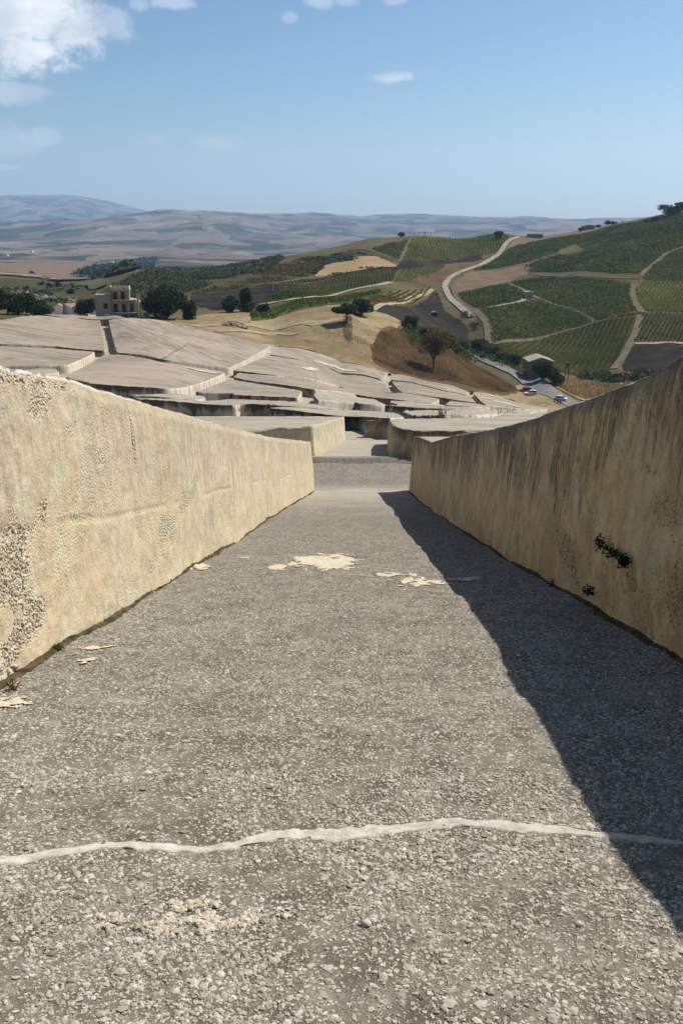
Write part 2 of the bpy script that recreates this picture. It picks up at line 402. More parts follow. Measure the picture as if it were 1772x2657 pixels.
def mat_mortar():
    t = NT('pale_mortar')
    n = t.noise(t.pos, 26, 4, .65); m = t.noise(t.pos, 4, 3, .6)
    c = t.mix(t.ss(n, .32, .68), (.33, .315, .275), (.50, .475, .42))
    c = t.mix(t.math('MULTIPLY', t.ss(m, .55, .7), .35), c, (.42, .36, .25))
    return t.done(c, t.bump(t.noise(t.pos, 70, 4, .7), .008, .8))

def mat_splash():
    t = NT('cream_cement_splash')
    n = t.noise(t.pos, 40, 4, .65)
    c = t.mix(t.ss(n, .34, .62), (.36, .315, .235), (.60, .525, .395))
    return t.done(c, t.bump(t.noise(t.pos, 80, 3, .7), .010, .9))

def mat_tone(name, dark, light, rough=.85, trans=0.0, bumpy=None):
    t = NT(name, rough)
    t.p.inputs['Specular IOR Level'].default_value = .06
    a = t.attr('tone')
    c = t.mix(a, dark, light)
    if trans > 0:
        tr = t.n.new('ShaderNodeBsdfTranslucent'); t.l.new(c, tr.inputs[0])
        mx = t.n.new('ShaderNodeMixShader'); mx.inputs[0].default_value = trans
        t.l.new(t.p.outputs[0], mx.inputs[1]); t.l.new(tr.outputs[0], mx.inputs[2]); t.l.new(mx.outputs[0], t.out.inputs[0])
    return t.done(c, t.bump(t.noise(t.pos, bumpy[0], 3, .6), bumpy[1], .8) if bumpy else None)

def mat_field(name, a, b, c3=None, scale=.05, stretch=None, fine=.6, amt=.5):
    t = NT(name, 1.0); t.p.inputs['Specular IOR Level'].default_value = 0.0
    v = t.pos if stretch is None else t.scale(t.pos, (stretch[0], stretch[1], 1), (0, 0, 0), stretch[2])
    n = t.noise(v, scale, 6, .65); f = t.noise(t.pos, fine, 4, .7)
    c = t.mix(t.ss(n, .34, .66), a, b)
    c = t.mix(t.math('MULTIPLY', t.ss(f, .45, .68), .5), c, tuple(q*.62 for q in a))
    if c3 is not None: c = t.mix(t.math('MULTIPLY', t.ss(t.noise(t.pos, scale*2.7, 5, .6), .5, .66), amt), c, c3)
    return t.done(c, t.bump(f, .5, .5))

def mat_far():
    t = NT('far_farmland', 1.0); t.p.inputs['Specular IOR Level'].default_value = 0.0
    wob = t.n.new('ShaderNodeVectorMath'); wob.operation = 'ADD'
    nn = t.n.new('ShaderNodeTexNoise'); t.l.new(t.pos, nn.inputs['Vector']); nn.inputs['Scale'].default_value = .0016; nn.inputs['Detail'].default_value = 4
    sc = t.n.new('ShaderNodeVectorMath'); sc.operation = 'SCALE'; t.l.new(nn.outputs['Color'], sc.inputs[0]); sc.inputs['Scale'].default_value = 300
    t.l.new(t.pos, wob.inputs[0]); t.l.new(sc.outputs[0], wob.inputs[1])
    flat = t.scale(wob.outputs[0], (1.0, .62, 0))
    d, cc = t.voro(flat, .0052); q = t.sepc(cc)
    c = t.ramp(q[0], [(0, (.120, .090, .066)), (.26, (.165, .126, .094)), (.44, (.066, .054, .044)), (.56, (.215, .172, .13)), (.68, (.030, .040, .024)), (.82, (.020, .028, .019)), (.92, (.042, .036, .032))])
    nb = t.noise(t.pos, .0011, 5, .62)
    c = t.mix(t.math('MULTIPLY', t.ss(nb, .52, .66), .62), c, (.045, .045, .032))
    c = t.mix(t.math('MULTIPLY', t.ss(t.noise(t.pos, .012, 4, .7), .54, .66), .8), c, (.022, .024, .018))
    c = t.mix(t.math('MULTIPLY', t.ss(t.noise(t.scale(t.pos, (1, .4, 1)), .006, 5, .7), .5, .7), .35), c, (.25, .20, .145))
    return t.done(c)

def mat_hill():
    t = NT('dry_hillside', 1.0); t.p.inputs['Specular IOR Level'].default_value = 0.0
    n = t.noise(t.pos, .012, 6, .65); f = t.noise(t.pos, .25, 5, .7); g = t.noise(t.pos, 1.3, 4, .7)
    c = t.mix(t.ss(n, .36, .62), (.072, .066, .034), (.120, .096, .054))
    c = t.mix(t.math('MULTIPLY', t.ss(f, .48, .64), .65), c, (.055, .058, .028))
    c = t.mix(t.math('MULTIPLY', t.ss(g, .5, .7), .45), c, (.065, .052, .032))
    c = t.mix(t.math('MULTIPLY', t.ss(t.noise(t.pos, .05, 5, .7), .60, .74), .6), c, (.24, .195, .12))
    return t.done(c, t.bump(g, .5, .6))

def mat_plain(name, c, rough=.8, var=.25, scale=4.0, metallic=0.0, bump=None, coat=0.0):
    t = NT(name, rough)
    n = t.noise(t.pos, scale, 5, .65)
    k = t.mix(t.ss(n, .34, .66), tuple(q*(1-var) for q in c), tuple(min(1, q*(1+var*.6)) for q in c))
    t.p.inputs['Metallic'].default_value = metallic
    if coat: t.p.inputs['Coat Weight'].default_value = coat
    return t.done(k, t.bump(n, bump, .7) if bump else None)

def mat_plaster(name, a, b, stain, scale=.9):
    t = NT(name, .92)
    n = t.noise(t.pos, scale, 6, .68); r = t.noise(t.scale(t.pos, (1.6, 1.6, .22)), 1.0, 5, .68)
    c = t.mix(t.ss(n, .40, .60), a, b)
    c = t.mix(t.math('MULTIPLY', t.ss(r, .50, .66), .75), c, stain)
    return t.done(c, t.bump(n, .05, .6))

M = {}
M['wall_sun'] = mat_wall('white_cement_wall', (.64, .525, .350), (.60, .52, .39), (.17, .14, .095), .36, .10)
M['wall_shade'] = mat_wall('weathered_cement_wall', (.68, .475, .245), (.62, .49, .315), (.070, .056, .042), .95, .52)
PF = ((.240, .205, .160), (.405, .350, .272), (.385, .310, .240))
M['top_near'] = mat_top('pale_swept_concrete', (.30, .268, .212), (.45, .405, .325), (.38, .335, .262), -8, .10, 1.5, False)
M['top_mid'] = mat_top('grey_swept_concrete', (.26, .230, .180), (.40, .358, .285), (.335, .285, .225), -8, .05, .8, True)
M['top_far'] = mat_top('pinkish_swept_concrete', *PF, -6, .03, .55, True)
M['top_left'] = mat_top('pinkish_raked_concrete', *PF, -28, .04, .60, True)
M['top_big'] = mat_top('pinkish_combed_concrete', *PF, -60, .045, .80, True)
M['floor'] = mat_floor(); M['mortar'] = mat_mortar(); M['splash'] = mat_splash()
M['stone'] = mat_tone('limestone_pebble', (.175, .160, .134), (.50, .465, .395), .8, 0, (120, .004))
M['shade_stone'] = mat_tone('shaded_ochre_pebble', (.22, .165, .095), (.46, .37, .25), .9, 0, (120, .004))  # browner pebble copy, the right wall's shade put into its colour
M['cream_stone'] = mat_tone('cement_coated_pebble', (.30, .27, .21), (.55, .50, .405), .9, 0, (120, .004))
M['wstone'] = mat_tone('washed_pebble', (.30, .25, .18), (.60, .53, .43), .85, 0, (120, .004))
M['pathfloor'] = mat_field('pale_path_concrete', (.28, .245, .19), (.36, .32, .255), None, .2)
M['hill'] = mat_hill(); M['far'] = mat_far()
M['leaf'] = mat_tone('dark_foliage', (.012, .024, .006), (.055, .085, .018), .7, .25)
M['leaf_oak'] = mat_tone('oak_foliage', (.010, .019, .006), (.042, .064, .017), .7, .2)
M['leaf_olive'] = mat_tone('olive_foliage', (.035, .045, .020), (.12, .13, .060), .7, .2)
M['leaf_bright'] = mat_tone('fresh_foliage', (.026, .050, .008), (.095, .145, .024), .65, .3)
M['leaf_rust'] = mat_tone('turning_foliage', (.045, .050, .012), (.20, .13, .035), .7, .3)
M['vine'] = mat_tone('vine_leaf', (.030, .046, .007), (.115, .132, .022), .7, .25)
M['vine_y'] = mat_tone('yellowing_vine_leaf', (.085, .105, .012), (.34, .34, .05), .7, .25)
M['vine_d'] = mat_tone('dark_vine_leaf', (.036, .060, .008), (.135, .160, .026), .7, .2)
M['bark'] = mat_plain('bark', (.10, .075, .05), .95, .3, 6)
M['drygrass'] = mat_tone('dry_grass', (.13, .075, .030), (.36, .25, .11), .9, .25)
M['soil'] = mat_field('vineyard_soil', (.034, .034, .013), (.062, .056, .025), None, .06)
M['vine_soil_dark'] = mat_field('shaded_vineyard_soil', (.020, .022, .009), (.040, .038, .017), None, .06)  # darker soil copy, shade between the vine rows put into its colour
M['crackdark'] = mat_plain('crack_line', (.10, .085, .07), .95, .3, 2)  # plain dark tone of the crack ribbons
M['creamtop'] = mat_plain('cream_cement_skin', (.44, .385, .31), .9, .3, 1.2)
M['plough'] = mat_field('ploughed_soil', (.024, .021, .018), (.040, .034, .029), (.060, .048, .037), .03)
M['burnt'] = mat_field('burnt_stubble', (.019, .017, .018), (.034, .029, .029), (.075, .058, .042), .03)
M['hay'] = mat_field('mown_hay', (.25, .18, .095), (.32, .235, .13), (.20, .14, .08), .05)
M['stubble'] = mat_field('pinkish_stubble', (.140, .098, .066), (.185, .135, .094), (.100, .074, .048), .05)
M['russet'] = mat_field('russet_field', (.085, .055, .030), (.125, .082, .042), (.060, .050, .024), .05)
M['greenf'] = mat_field('green_crop', (.050, .062, .018), (.085, .100, .030), None, .06)
M['mixedf'] = mat_field('mixed_vines', (.085, .080, .025), (.135, .115, .038), (.06, .065, .02), .06)
M['valleygreen'] = mat_field('valley_green', (.075, .085, .042), (.11, .115, .06), None, .01)
M['scrubground'] = mat_field('scrub_ground', (.045, .047, .022), (.078, .070, .034), (.030, .030, .017), .02)
M['dirt'] = mat_field('pale_dirt', (.180, .134, .074), (.290, .222, .132), (.110, .090, .045), .045)
M['chalk'] = mat_field('chalky_track', (.24, .20, .130), (.32, .27, .185), None, .1)
M['track'] = mat_field('farm_track', (.110, .092, .064), (.155, .128, .092), None, .1)
M['road'] = mat_field('asphalt_road', (.155, .150, .145), (.20, .195, .185), (.13, .125, .12), .12)
M['whiteroad'] = mat_field('pale_gravel_road', (.225, .208, .17), (.295, .272, .225), None, .1)
M['plaster'] = mat_plaster('stained_plaster', (.20, .162, .108), (.27, .225, .158), (.075, .060, .042))
M['plaster_grey'] = mat_plaster('grey_render', (.185, .160, .140), (.22, .19, .168), (.135, .115, .098))
M['concrete'] = mat_plain('bare_concrete', (.42, .37, .29), .9, .25, 1.5)
M['dark'] = mat_plain('dark_timber', (.030, .022, .016), .9, .3, 3)
M['rubblewall'] = mat_plaster('old_rubble_wall', (.17, .130, .090), (.22, .175, .122), (.08, .062, .043), 1.6)
M['tile'] = mat_plain('weathered_roof', (.36, .31, .245), .9, .3, 1.4)
M['tile_red'] = mat_plain('clay_roof', (.30, .235, .16), .9, .3, 1.4)
M['white'] = mat_plain('white_plaster', (.72, .69, .63), .8, .1, 1.0)
M['pinkwall'] = mat_plaster('pink_plaster', (.33, .20, .16), (.28, .17, .14), (.15, .10, .08))
M['timber'] = mat_plain('creosoted_timber', (.045, .034, .026), .9, .3, 3)
M['steel'] = mat_plain('dark_steel', (.05, .048, .045), .6, .2, 2, .6)
M['carwhite'] = mat_plain('white_car_paint', (.78, .79, .80), .25, .02, .5, 0, None, .6)
M['carred'] = mat_plain('red_car_paint', (.23, .018, .022), .25, .05, .5, 0, None, .6)
M['glass'] = mat_plain('tinted_glass', (.018, .022, .026), .08, .1, 1)
M['rubber'] = mat_plain('tyre_rubber', (.022, .022, .022), .9, .1, 6)
M['alloy'] = mat_plain('alloy_rim', (.50, .50, .50), .35, .05, 2, .8)
M['lamp'] = mat_plain('lamp_lens', (.60, .60, .58), .2, .05, 2)
M['lampred'] = mat_plain('red_lamp_lens', (.30, .02, .02), .2, .05, 2)
M['black'] = mat_plain('black_plastic', (.025, .025, .025), .6, .1, 2)
M['paint_lilac'] = mat_plain('lilac_spray_paint', (.42, .36, .42), .8, .15, 2)
M['paint_blue'] = mat_plain('pale_blue_spray_paint', (.38, .42, .46), .8, .15, 2)
M['paint_dark'] = mat_plain('dark_spray_paint', (.06, .045, .055), .8, .15, 2)
# ------------------------------------------------------------------ mesh helpers
def tag(o, label=None, cat=None, group=None, kind=None):
    if label: o['label'] = label
    if cat: o['category'] = cat
    if group: o['group'] = group
    if kind: o['kind'] = kind
    return o
def newmesh(name, V, F, mat, parent=None, smooth=True, attrs=None, origin=None):
    """V (n,3) in world space (or in the parent's space when a parent is given); F array of quads/tris or list of faces"""
    V = np.asarray(V, float)
    if parent is None:
        if origin is None: origin = np.array([V[:,0].mean(), V[:,1].mean(), V[:,2].min()])
        V = V - origin
    me = bpy.data.meshes.new(name)
    if isinstance(F, np.ndarray):
        n, k = F.shape
        me.vertices.add(len(V)); me.vertices.foreach_set('co', V.astype(np.float32).ravel())
        me.loops.add(n*k); me.loops.foreach_set('vertex_index', F.astype(np.int32).ravel())
        me.polygons.add(n); me.polygons.foreach_set('loop_start', np.arange(0, n*k, k, dtype=np.int32))
        me.update(calc_edges=True)
    else:
        me.from_pydata([tuple(v) for v in V], [], [tuple(f) for f in F]); me.update()
    me.polygons.foreach_set('use_smooth', np.full(len(me.polygons), bool(smooth)))
    for k, a in (attrs or {}).items():
        at = me.attributes.new(k, 'FLOAT', 'POINT'); at.data.foreach_set('value', np.asarray(a, np.float32))
    me.materials.append(mat)
    o = bpy.data.objects.new(name, me); col.objects.link(o)
    if parent is None: o.location = origin
    else: o.parent = parent
    return o
def empty(name, loc, rz=0.0):
    o = bpy.data.objects.new(name, None); col.objects.link(o); o.location = loc; o.rotation_euler = (0, 0, rz); o.empty_display_size = .3
    return o
def gridfaces(nr, nc, wrap=False):
    r = np.arange(nr-1)[:,None]; c = np.arange(nc if wrap else nc-1)[None]
    a = r*nc + c; b = r*nc + (c+1) % nc
    return np.stack([a, b, b+nc, a+nc], -1).reshape(-1, 4)
class MB:
    def __init__(s): s.v = []; s.f = []
    def box(s, x0, x1, y0, y1, z0, z1):
        b = len(s.v)
        s.v += [(x0,y0,z0),(x1,y0,z0),(x1,y1,z0),(x0,y1,z0),(x0,y0,z1),(x1,y0,z1),(x1,y1,z1),(x0,y1,z1)]
        s.f += [(b,b+3,b+2,b+1),(b+4,b+5,b+6,b+7),(b,b+1,b+5,b+4),(b+1,b+2,b+6,b+5),(b+2,b+3,b+7,b+6),(b+3,b,b+4,b+7)]
        return s
    def prism(s, poly, z0, z1):          # poly: xy list, counter clockwise
        b = len(s.v); n = len(poly)
        s.v += [(x, y, z0) for x, y in poly] + [(x, y, z1) for x, y in poly]
        s.f += [tuple(range(b+n-1, b-1, -1)), tuple(range(b+n, b+2*n))] + [(b+i, b+(i+1)%n, b+n+(i+1)%n, b+n+i) for i in range(n)]
        return s
    def tube(s, p0, p1, r0, r1=None, n=8):
        r1 = r0 if r1 is None else r1
        p0, p1 = Vector(p0), Vector(p1); d = (p1-p0).normalized()
        a = d.orthogonal().normalized(); c = d.cross(a); b = len(s.v)
        for p, r in ((p0, r0), (p1, r1)):
            for i in range(n):
                t = 2*math.pi*i/n; s.v.append(tuple(p + (a*math.cos(t)+c*math.sin(t))*r))
        s.f += [(b+i, b+(i+1)%n, b+n+(i+1)%n, b+n+i) for i in range(n)]
        s.f += [tuple(range(b+n-1, b-1, -1)), tuple(range(b+n, b+2*n))]
        return s
    def poly(s, pts):
        b = len(s.v); s.v += [tuple(p) for p in pts]; s.f.append(tuple(range(b, b+len(pts)))); return s
    def build(s, name, mat, parent=None, smooth=False, origin=None):
        return newmesh(name, np.array(s.v, float), s.f, mat, parent, smooth, None, origin)

# converters from the enlargements the points were read in to the photo's own pixels
def src(pts, ox=0, oy=0, k=1.0): return [(ox + x/k, oy + y/k) for x, y in pts]
def C1(*p): return src(p, 0, 480, 2.24)
def C2(*p): return src(p, 600, 540, 2.412)
def C3(*p): return src(p, 1150, 520, 2.521)
def C4(*p): return src(p, 0, 780, 2.063)
def C5(*p): return src(p, 600, 860, 2.412)
def Z1(*p): return src(p, 600, 860, 4.825)
def Z2(*p): return src(p, 925, 900, 4.825)
def Z3(*p): return src(p, 1150, 920, 5.807)
def Z4(*p): return src(p, 0, 640, 4.9)
def Z5(*p): return src(p, 320, 880, 4.126)
def world_poly(px, up=0.0, dmin=1.2, dmax=18000.0): return np.array([cast(x, y, up, dmin, dmax) for x, y in px])
def area2(P): return float(np.sum(P[:,0]*np.roll(P[:,1],-1) - np.roll(P[:,0],-1)*P[:,1]))
def ccw(P): return P if area2(P) > 0 else P[::-1]
def inpoly(P, x, y):
    r = np.zeros(np.shape(x), bool); n = len(P)
    for i in range(n):
        x0, y0 = P[i]; x1, y1 = P[(i+1)%n]
        c = ((y0 > y) != (y1 > y)) & (x < (x1-x0)*(y-y0)/((y1-y0) if y1 != y0 else 1e-9) + x0)
        r ^= c
    return r

def _clip(P, ax, c, sgn):
    out = []; n = len(P)
    for i in range(n):
        a, b = P[i], P[(i+1)%n]; da, db = (a[ax]-c)*sgn, (b[ax]-c)*sgn
        if da >= 0: out.append(a)
        if (da > 0 and db < 0) or (da < 0 and db > 0):
            t = da/(da-db); q = [a[0]+(b[0]-a[0])*t, a[1]+(b[1]-a[1])*t]; q[ax] = c; out.append(tuple(q))
    return out
def cutgrid(P, st):
    """polygon cut into grid cells, shared corners"""
    idx = {}; V = []; F = []
    def vi(p):
        k = (round(p[0], 4), round(p[1], 4))
        if k not in idx: idx[k] = len(V); V.append((p[0], p[1], 0.0))
        return idx[k]
    pts = [tuple(p) for p in P]; lo, hi = P.min(0), P.max(0)
    for j in range(math.floor(lo[1]/st), math.ceil(hi[1]/st)):
        row = _clip(_clip(pts, 1, j*st, 1), 1, (j+1)*st, -1)
        if len(row) < 3: continue
        xs = [p[0] for p in row]; i0, i1 = math.floor(min(xs)/st), math.ceil(max(xs)/st)
        for i in range(i0, i1):
            c = _clip(row, 0, i*st, 1)
            if i < i1-1:
                row2 = c; c = _clip(c, 0, (i+1)*st, -1); row = _clip(row2, 0, (i+1)*st, 1)
            f = []
            for p in c:
                k = vi(p)
                if not f or (f[-1] != k): f.append(k)
            if len(f) > 1 and f[0] == f[-1]: f.pop()
            if len(set(f)) < 3: continue
            A = np.array([V[k][:2] for k in f])
            if abs(area2(A)) < 1e-3: continue
            if len(set(f)) != len(f):
                g = []; [g.append(k) for k in f if k not in g]; f = g
            F.append(f)
    return np.array(V, float), F
def sheet(name, P, mat, lift, step, parent=None, kind='structure', wob=0.0):
    """a patch of land laid over the ground: outline cut into a grid so that it follows the relief"""
    P = ccw(np.asarray(P, float))
    if wob:
        Q = []
        for i in range(len(P)):
            a, b = P[i], P[(i+1)%len(P)]; n = max(1, int(np.hypot(*(b-a))/(wob*4)))
            for k in range(n): Q.append(a+(b-a)*k/n)
        Q = np.array(Q); P = Q + np.c_[vnoise(Q[:,0]/wob/5, Q[:,1]/wob/5, s=5), vnoise(Q[:,0]/wob/5, Q[:,1]/wob/5, s=6)]*wob
    V, F = cutgrid(P, step)
    V[:,2] = ground(V[:,0], V[:,1]) + lift
    o = newmesh(name, V, F, mat, parent, True)
    if parent is None: tag(o, kind=kind)
    return o
def ribbon(name, pts, width, mat, lift, step=4.0, n=4, kind='structure', uneven=.0):
    """a road or track along world points"""
    pts = np.asarray(pts, float)
    seg = np.hypot(*np.diff(pts, axis=0).T); s = np.r_[0, np.cumsum(seg)]
    m = max(4, int(s[-1]/step)); q = np.linspace(0, s[-1], m)
    for _ in range(1):
        x = np.interp(q, s, pts[:,0]); y = np.interp(q, s, pts[:,1])
    k = np.ones(7)/7
    if m > 12:
        xp = np.pad(x, 3, mode='edge'); yp = np.pad(y, 3, mode='edge')
        xs = np.convolve(xp, k, 'valid'); ys = np.convolve(yp, k, 'valid'); x[1:-1] = xs[1:-1]; y[1:-1] = ys[1:-1]
    tx, ty = np.gradient(x), np.gradient(y); L = np.hypot(tx, ty)+1e-9; nx, ny = -ty/L, tx/L
    w = np.interp(q, s, width) if np.ndim(width) else np.full(m, width)
    V = []
    for j in range(n+1):
        t = (j/n-.5)*w
        if uneven and j in (0, n): t = t*(1+uneven*vnoise(q/3, q*0+j, s=2))
        V.append(np.c_[x+nx*t, y+ny*t])
    V = np.concatenate(V); z = ground(V[:,0], V[:,1]) + lift
    o = newmesh(name, np.c_[V, z], gridfaces(n+1, m)[:, ::-1], mat)
    return tag(o, kind=kind)

# ---- stones, leaves ------------------------------------------------------------
def _ico():
    bm = bmesh.new(); bmesh.ops.create_icosphere(bm, subdivisions=1, radius=1)
    V = np.array([v.co[:] for v in bm.verts]); bm.verts.index_update()
    F = np.array([[v.index for v in f.verts] for f in bm.faces]); bm.free(); return V, F
ICO_V, ICO_F = _ico()
def stones(name, C, R, mat, parent, rng, flat=.62, N=None, tone=None):
    """many small pebbles in one mesh; C centres, R radii, N normals of the surface they sit in"""
    n = len(C); k = len(ICO_V)
    J = ICO_V[None]*(1+rng.uniform(-.28, .28, (n, k, 1)))
    sc = np.stack([rng.uniform(.75, 1.35, n), rng.uniform(.7, 1.1, n), flat*rng.uniform(.7, 1.2, n)], -1)
    J = J*sc[:,None]
    a = rng.uniform(0, 2*math.pi, n); ca, sa = np.cos(a)[:,None], np.sin(a)[:,None]
    x = J[...,0]*ca - J[...,1]*sa; y = J[...,0]*sa + J[...,1]*ca; z = J[...,2]
    tl = rng.uniform(-.45, .45, n)[:,None]; y, z = y*np.cos(tl)-z*np.sin(tl), y*np.sin(tl)+z*np.cos(tl)
    if N is None: L = np.stack([x, y, z], -1)
    else:
        T = np.stack([-N[:,1], N[:,0], np.zeros(n)], -1); T /= np.linalg.norm(T, axis=1)[:,None]+1e-9
        B = np.cross(N, T)
        L = x[...,None]*T[:,None] + y[...,None]*B[:,None] + z[...,None]*N[:,None]
    V = (C[:,None] + L*R[:,None,None]).reshape(-1, 3)
    F = (ICO_F[None] + (np.arange(n)*k)[:,None,None]).reshape(-1, 3)
    if tone is None: tone = np.clip(rng.normal(.55, .24, n), 0, 1)
    o = newmesh(name, V, F, mat, parent, False, {'tone': np.repeat(tone, k)})
    o['kind'] = 'stuff'; return o
def leafquads(C, S, rng, tone, up=.35):
    n = len(C)
    N = rng.normal(0, 1, (n, 3)); N[:,2] = np.abs(N[:,2])+up; N /= np.linalg.norm(N, axis=1)[:,None]
    T = np.cross(N, rng.normal(0, 1, (n, 3))); T /= np.linalg.norm(T, axis=1)[:,None]+1e-9
    B = np.cross(N, T); S = np.broadcast_to(S, (n,))[:,None]
    a = rng.uniform(.7, 1.25, (n, 1)); b = rng.uniform(.5, .9, (n, 1))
    V = np.stack([C-T*S*a*.5, C-B*S*b*.5+T*S*.08, C+T*S*a*.5, C+B*S*b*.5-T*S*.06], 1).reshape(-1, 3)
    F = np.arange(n*4).reshape(n, 4)
    return V, F, np.repeat(np.broadcast_to(tone, (n,)), 4)
def crown_points(c, rad, n, rng, blobs=14, core=.55):
    cx = rng.normal(0, 1, (blobs, 3)); cx /= np.linalg.norm(cx, axis=1)[:,None]; cx *= (rng.uniform(.15, 1, (blobs,1))**.5)*.68
    br = rng.uniform(.26, .50, blobs)
    w = br**2/np.sum(br**2); k = rng.choice(blobs, n, p=w)
    u = rng.normal(0, 1, (n, 3)); u /= np.linalg.norm(u, axis=1)[:,None]
    r = br[k]*(rng.uniform(core**3, 1.12, n)**(1/3.))
    p = cx[k] + u*r[:,None]
    bt = rng.uniform(-.22, .22, blobs)[k]
    return c + p*np.asarray(rad), bt
def tree(name, label, cat, x, y, h, w, base=.25, n=1500, ls=.5, mat='leaf', seed=0, group=None, blobs=14, trunk=True, depth=None, z=None, tr=None):
    rng = np.random.default_rng(seed)
    if z is None: z = float(ground(x, y))
    root = empty(name, (x, y, z)); tag(root, label, cat, group)
    rad = (w/2, (depth or w)/2, h*(1-base)/2)
    c = np.array([0, 0, h*(1+base)/2]); k_ = 1.22; rad = (rad[0]*k_, rad[1]*k_, rad[2]*(1.12 if base >= .1 else 1.22))
    P, bt = crown_points(c, rad, n, rng, blobs)
    P[:,2] = np.abs(P[:,2]-(.02*h if base < .1 else base*h*.8))+(.02*h if base < .1 else base*h*.8)
    tone = np.clip(.42 + bt + rng.normal(0, .2, n), 0, 1)
    V, F, T = leafquads(P, ls*rng.uniform(.7, 1.4, n), rng, tone)
    newmesh('crown', V, F, M[mat], root, False, {'tone': T})
    if trunk:
        mb = MB(); r = tr or max(.10, .028*h+.012*w)
        k = np.array([rng.uniform(-.06, .06)*w, rng.uniform(-.06, .06)*w, max(base, .2)*h])
        mb.tube((0, 0, -.4), tuple(k*.5), r, r*.85, 8); mb.tube(tuple(k*.5), tuple(k), r*.85, r*.7, 8)
        for q in range(6):
            a = q*1.05+rng.uniform(-.3, .3); e = np.array([math.cos(a)*rad[0]*.62, math.sin(a)*rad[1]*.62, h*rng.uniform(.45, .85)])
            m = k + (e-k)*.5 + np.array([0, 0, .05*h]); mb.tube(tuple(k), tuple(m), r*.5, r*.3, 6); mb.tube(tuple(m), tuple(e), r*.3, r*.1, 5)
        mb.build('trunk', M['bark'], root, True)
    return root
def tree_px(name, label, cat, px, py_base, w_px, h_px, up=0.0, dmin=30, dfix=None, **k):
    """a tree whose foot stands where the sight line meets the ground and whose size follows from that distance"""
    if dfix is None: x, y = cast(px, py_base, up, dmin)
    else:
        rx, ry, rz = ray(px, py_base); x, y = rx*dfix, ry*dfix
    z = float(ground(x, y)); d = y*CP - (z-CAMZ)*SP
    return tree(name, label, cat, float(x), float(y), h_px*d/FPX, w_px*d/FPX, **k)
# ------------------------------------------------------------------ land
BOUND = [(-160,848),(0,828),(60,816),(110,810),(240,811),(330,817),(380,821),(450,832),(560,860),(712,888),(728,893),(745,896),(900,932),(1012,962),(1024,966),(1040,968),(1140,992),(1212,1008),(1230,1014),(1330,1036),(1425,1058)]
bfar = world_poly([(x, y+5) for x, y in BOUND])
CRETTO = np.vstack([bfar, [[75, 150], [60, 61.9], [-60, 61.9], [-80, 140]]])

def terrain(name, D, mat, az):
    A = np.radians(az)
    x = np.sin(A)[None]*D[:,None]; y = np.cos(A)[None]*D[:,None]
    z = ground(x, y)
    d = np.broadcast_to(D[:,None], x.shape)
    drop = np.where(d < 70, .6, 0.0)
    m = inpoly(CRETTO, x, y) | ((np.abs(x) < 58) & (y > -9) & (y < 63)); drop = np.maximum(drop, m*.45)
    V = np.stack([x, y, z-drop], -1).reshape(-1, 3)
    F = gridfaces(len(D), len(az), True)[:, ::-1]
    return tag(newmesh(name, V, F, mat, origin=np.zeros(3)), kind='structure')
AZ = np.r_[np.arange(-180, -34, 6), np.arange(-34, -24, 1.0), np.arange(-24, 24, .15), np.arange(24, 34, 1.0), np.arange(34, 180, 6)]
D1 = np.r_[1.0, 4, 9, 16, 25, 36, 48, np.exp(np.arange(math.log(60), math.log(240), .025)), np.exp(np.arange(math.log(240), math.log(1300), .006))]
terrain('hillside', np.r_[D1, 1300.0], M['hill'], AZ)
D2 = np.r_[np.exp(np.arange(math.log(1300), math.log(3200), .010)), np.exp(np.arange(math.log(3200), math.log(18000), .020)), 18000.0]
terrain('far_hills', D2, M['far'], AZ)

# ---- concrete floor of the cracks -------------------------------------------------
def floor_mesh():
    xs = np.unique(np.r_[np.linspace(-58, -12, 16), np.linspace(-12, -2.6, 30), np.arange(-2.6, 2.9, .035), np.linspace(2.9, 12, 30), np.linspace(12, 58, 16)])
    ys = [-8.0]
    while ys[-1] < 62: ys.append(ys[-1] + max(.025, .010*abs(ys[-1])) if ys[-1] > 1.2 else ys[-1] + .25)
    ys = np.unique(np.r_[np.array(ys), 35.62, 35.72, 61.95]); ys = ys[ys <= 61.95]
    x, y = np.meshgrid(xs, ys)
    z = ground(x, y) + .02*fbm(x*.8, y*.8, s=21, o=3) + .006*fbm(x*6, y*6, s=22, o=3)*sstep(20, 8, y)
    z = z + .22*sstep(35.62, 35.74, y)*sstep(39, 36.5, y)          # low step where the next pour begins
    V = np.stack([x, y, z], -1).reshape(-1, 3)
    return tag(newmesh('concrete_path', V, gridfaces(len(ys), len(xs)), M['floor'], origin=np.zeros(3)), kind='structure')
FLOOR = floor_mesh()
def floor_z(x, y):
    x = np.asarray(x, float); y = np.asarray(y, float)
    return ground(x, y) + .02*fbm(x*.8, y*.8, s=21, o=3) + .006*fbm(x*6, y*6, s=22, o=3)*sstep(20, 8, y)
sheet('concrete_crack_floor', CRETTO, M['pathfloor'], 0.0, 6.0)

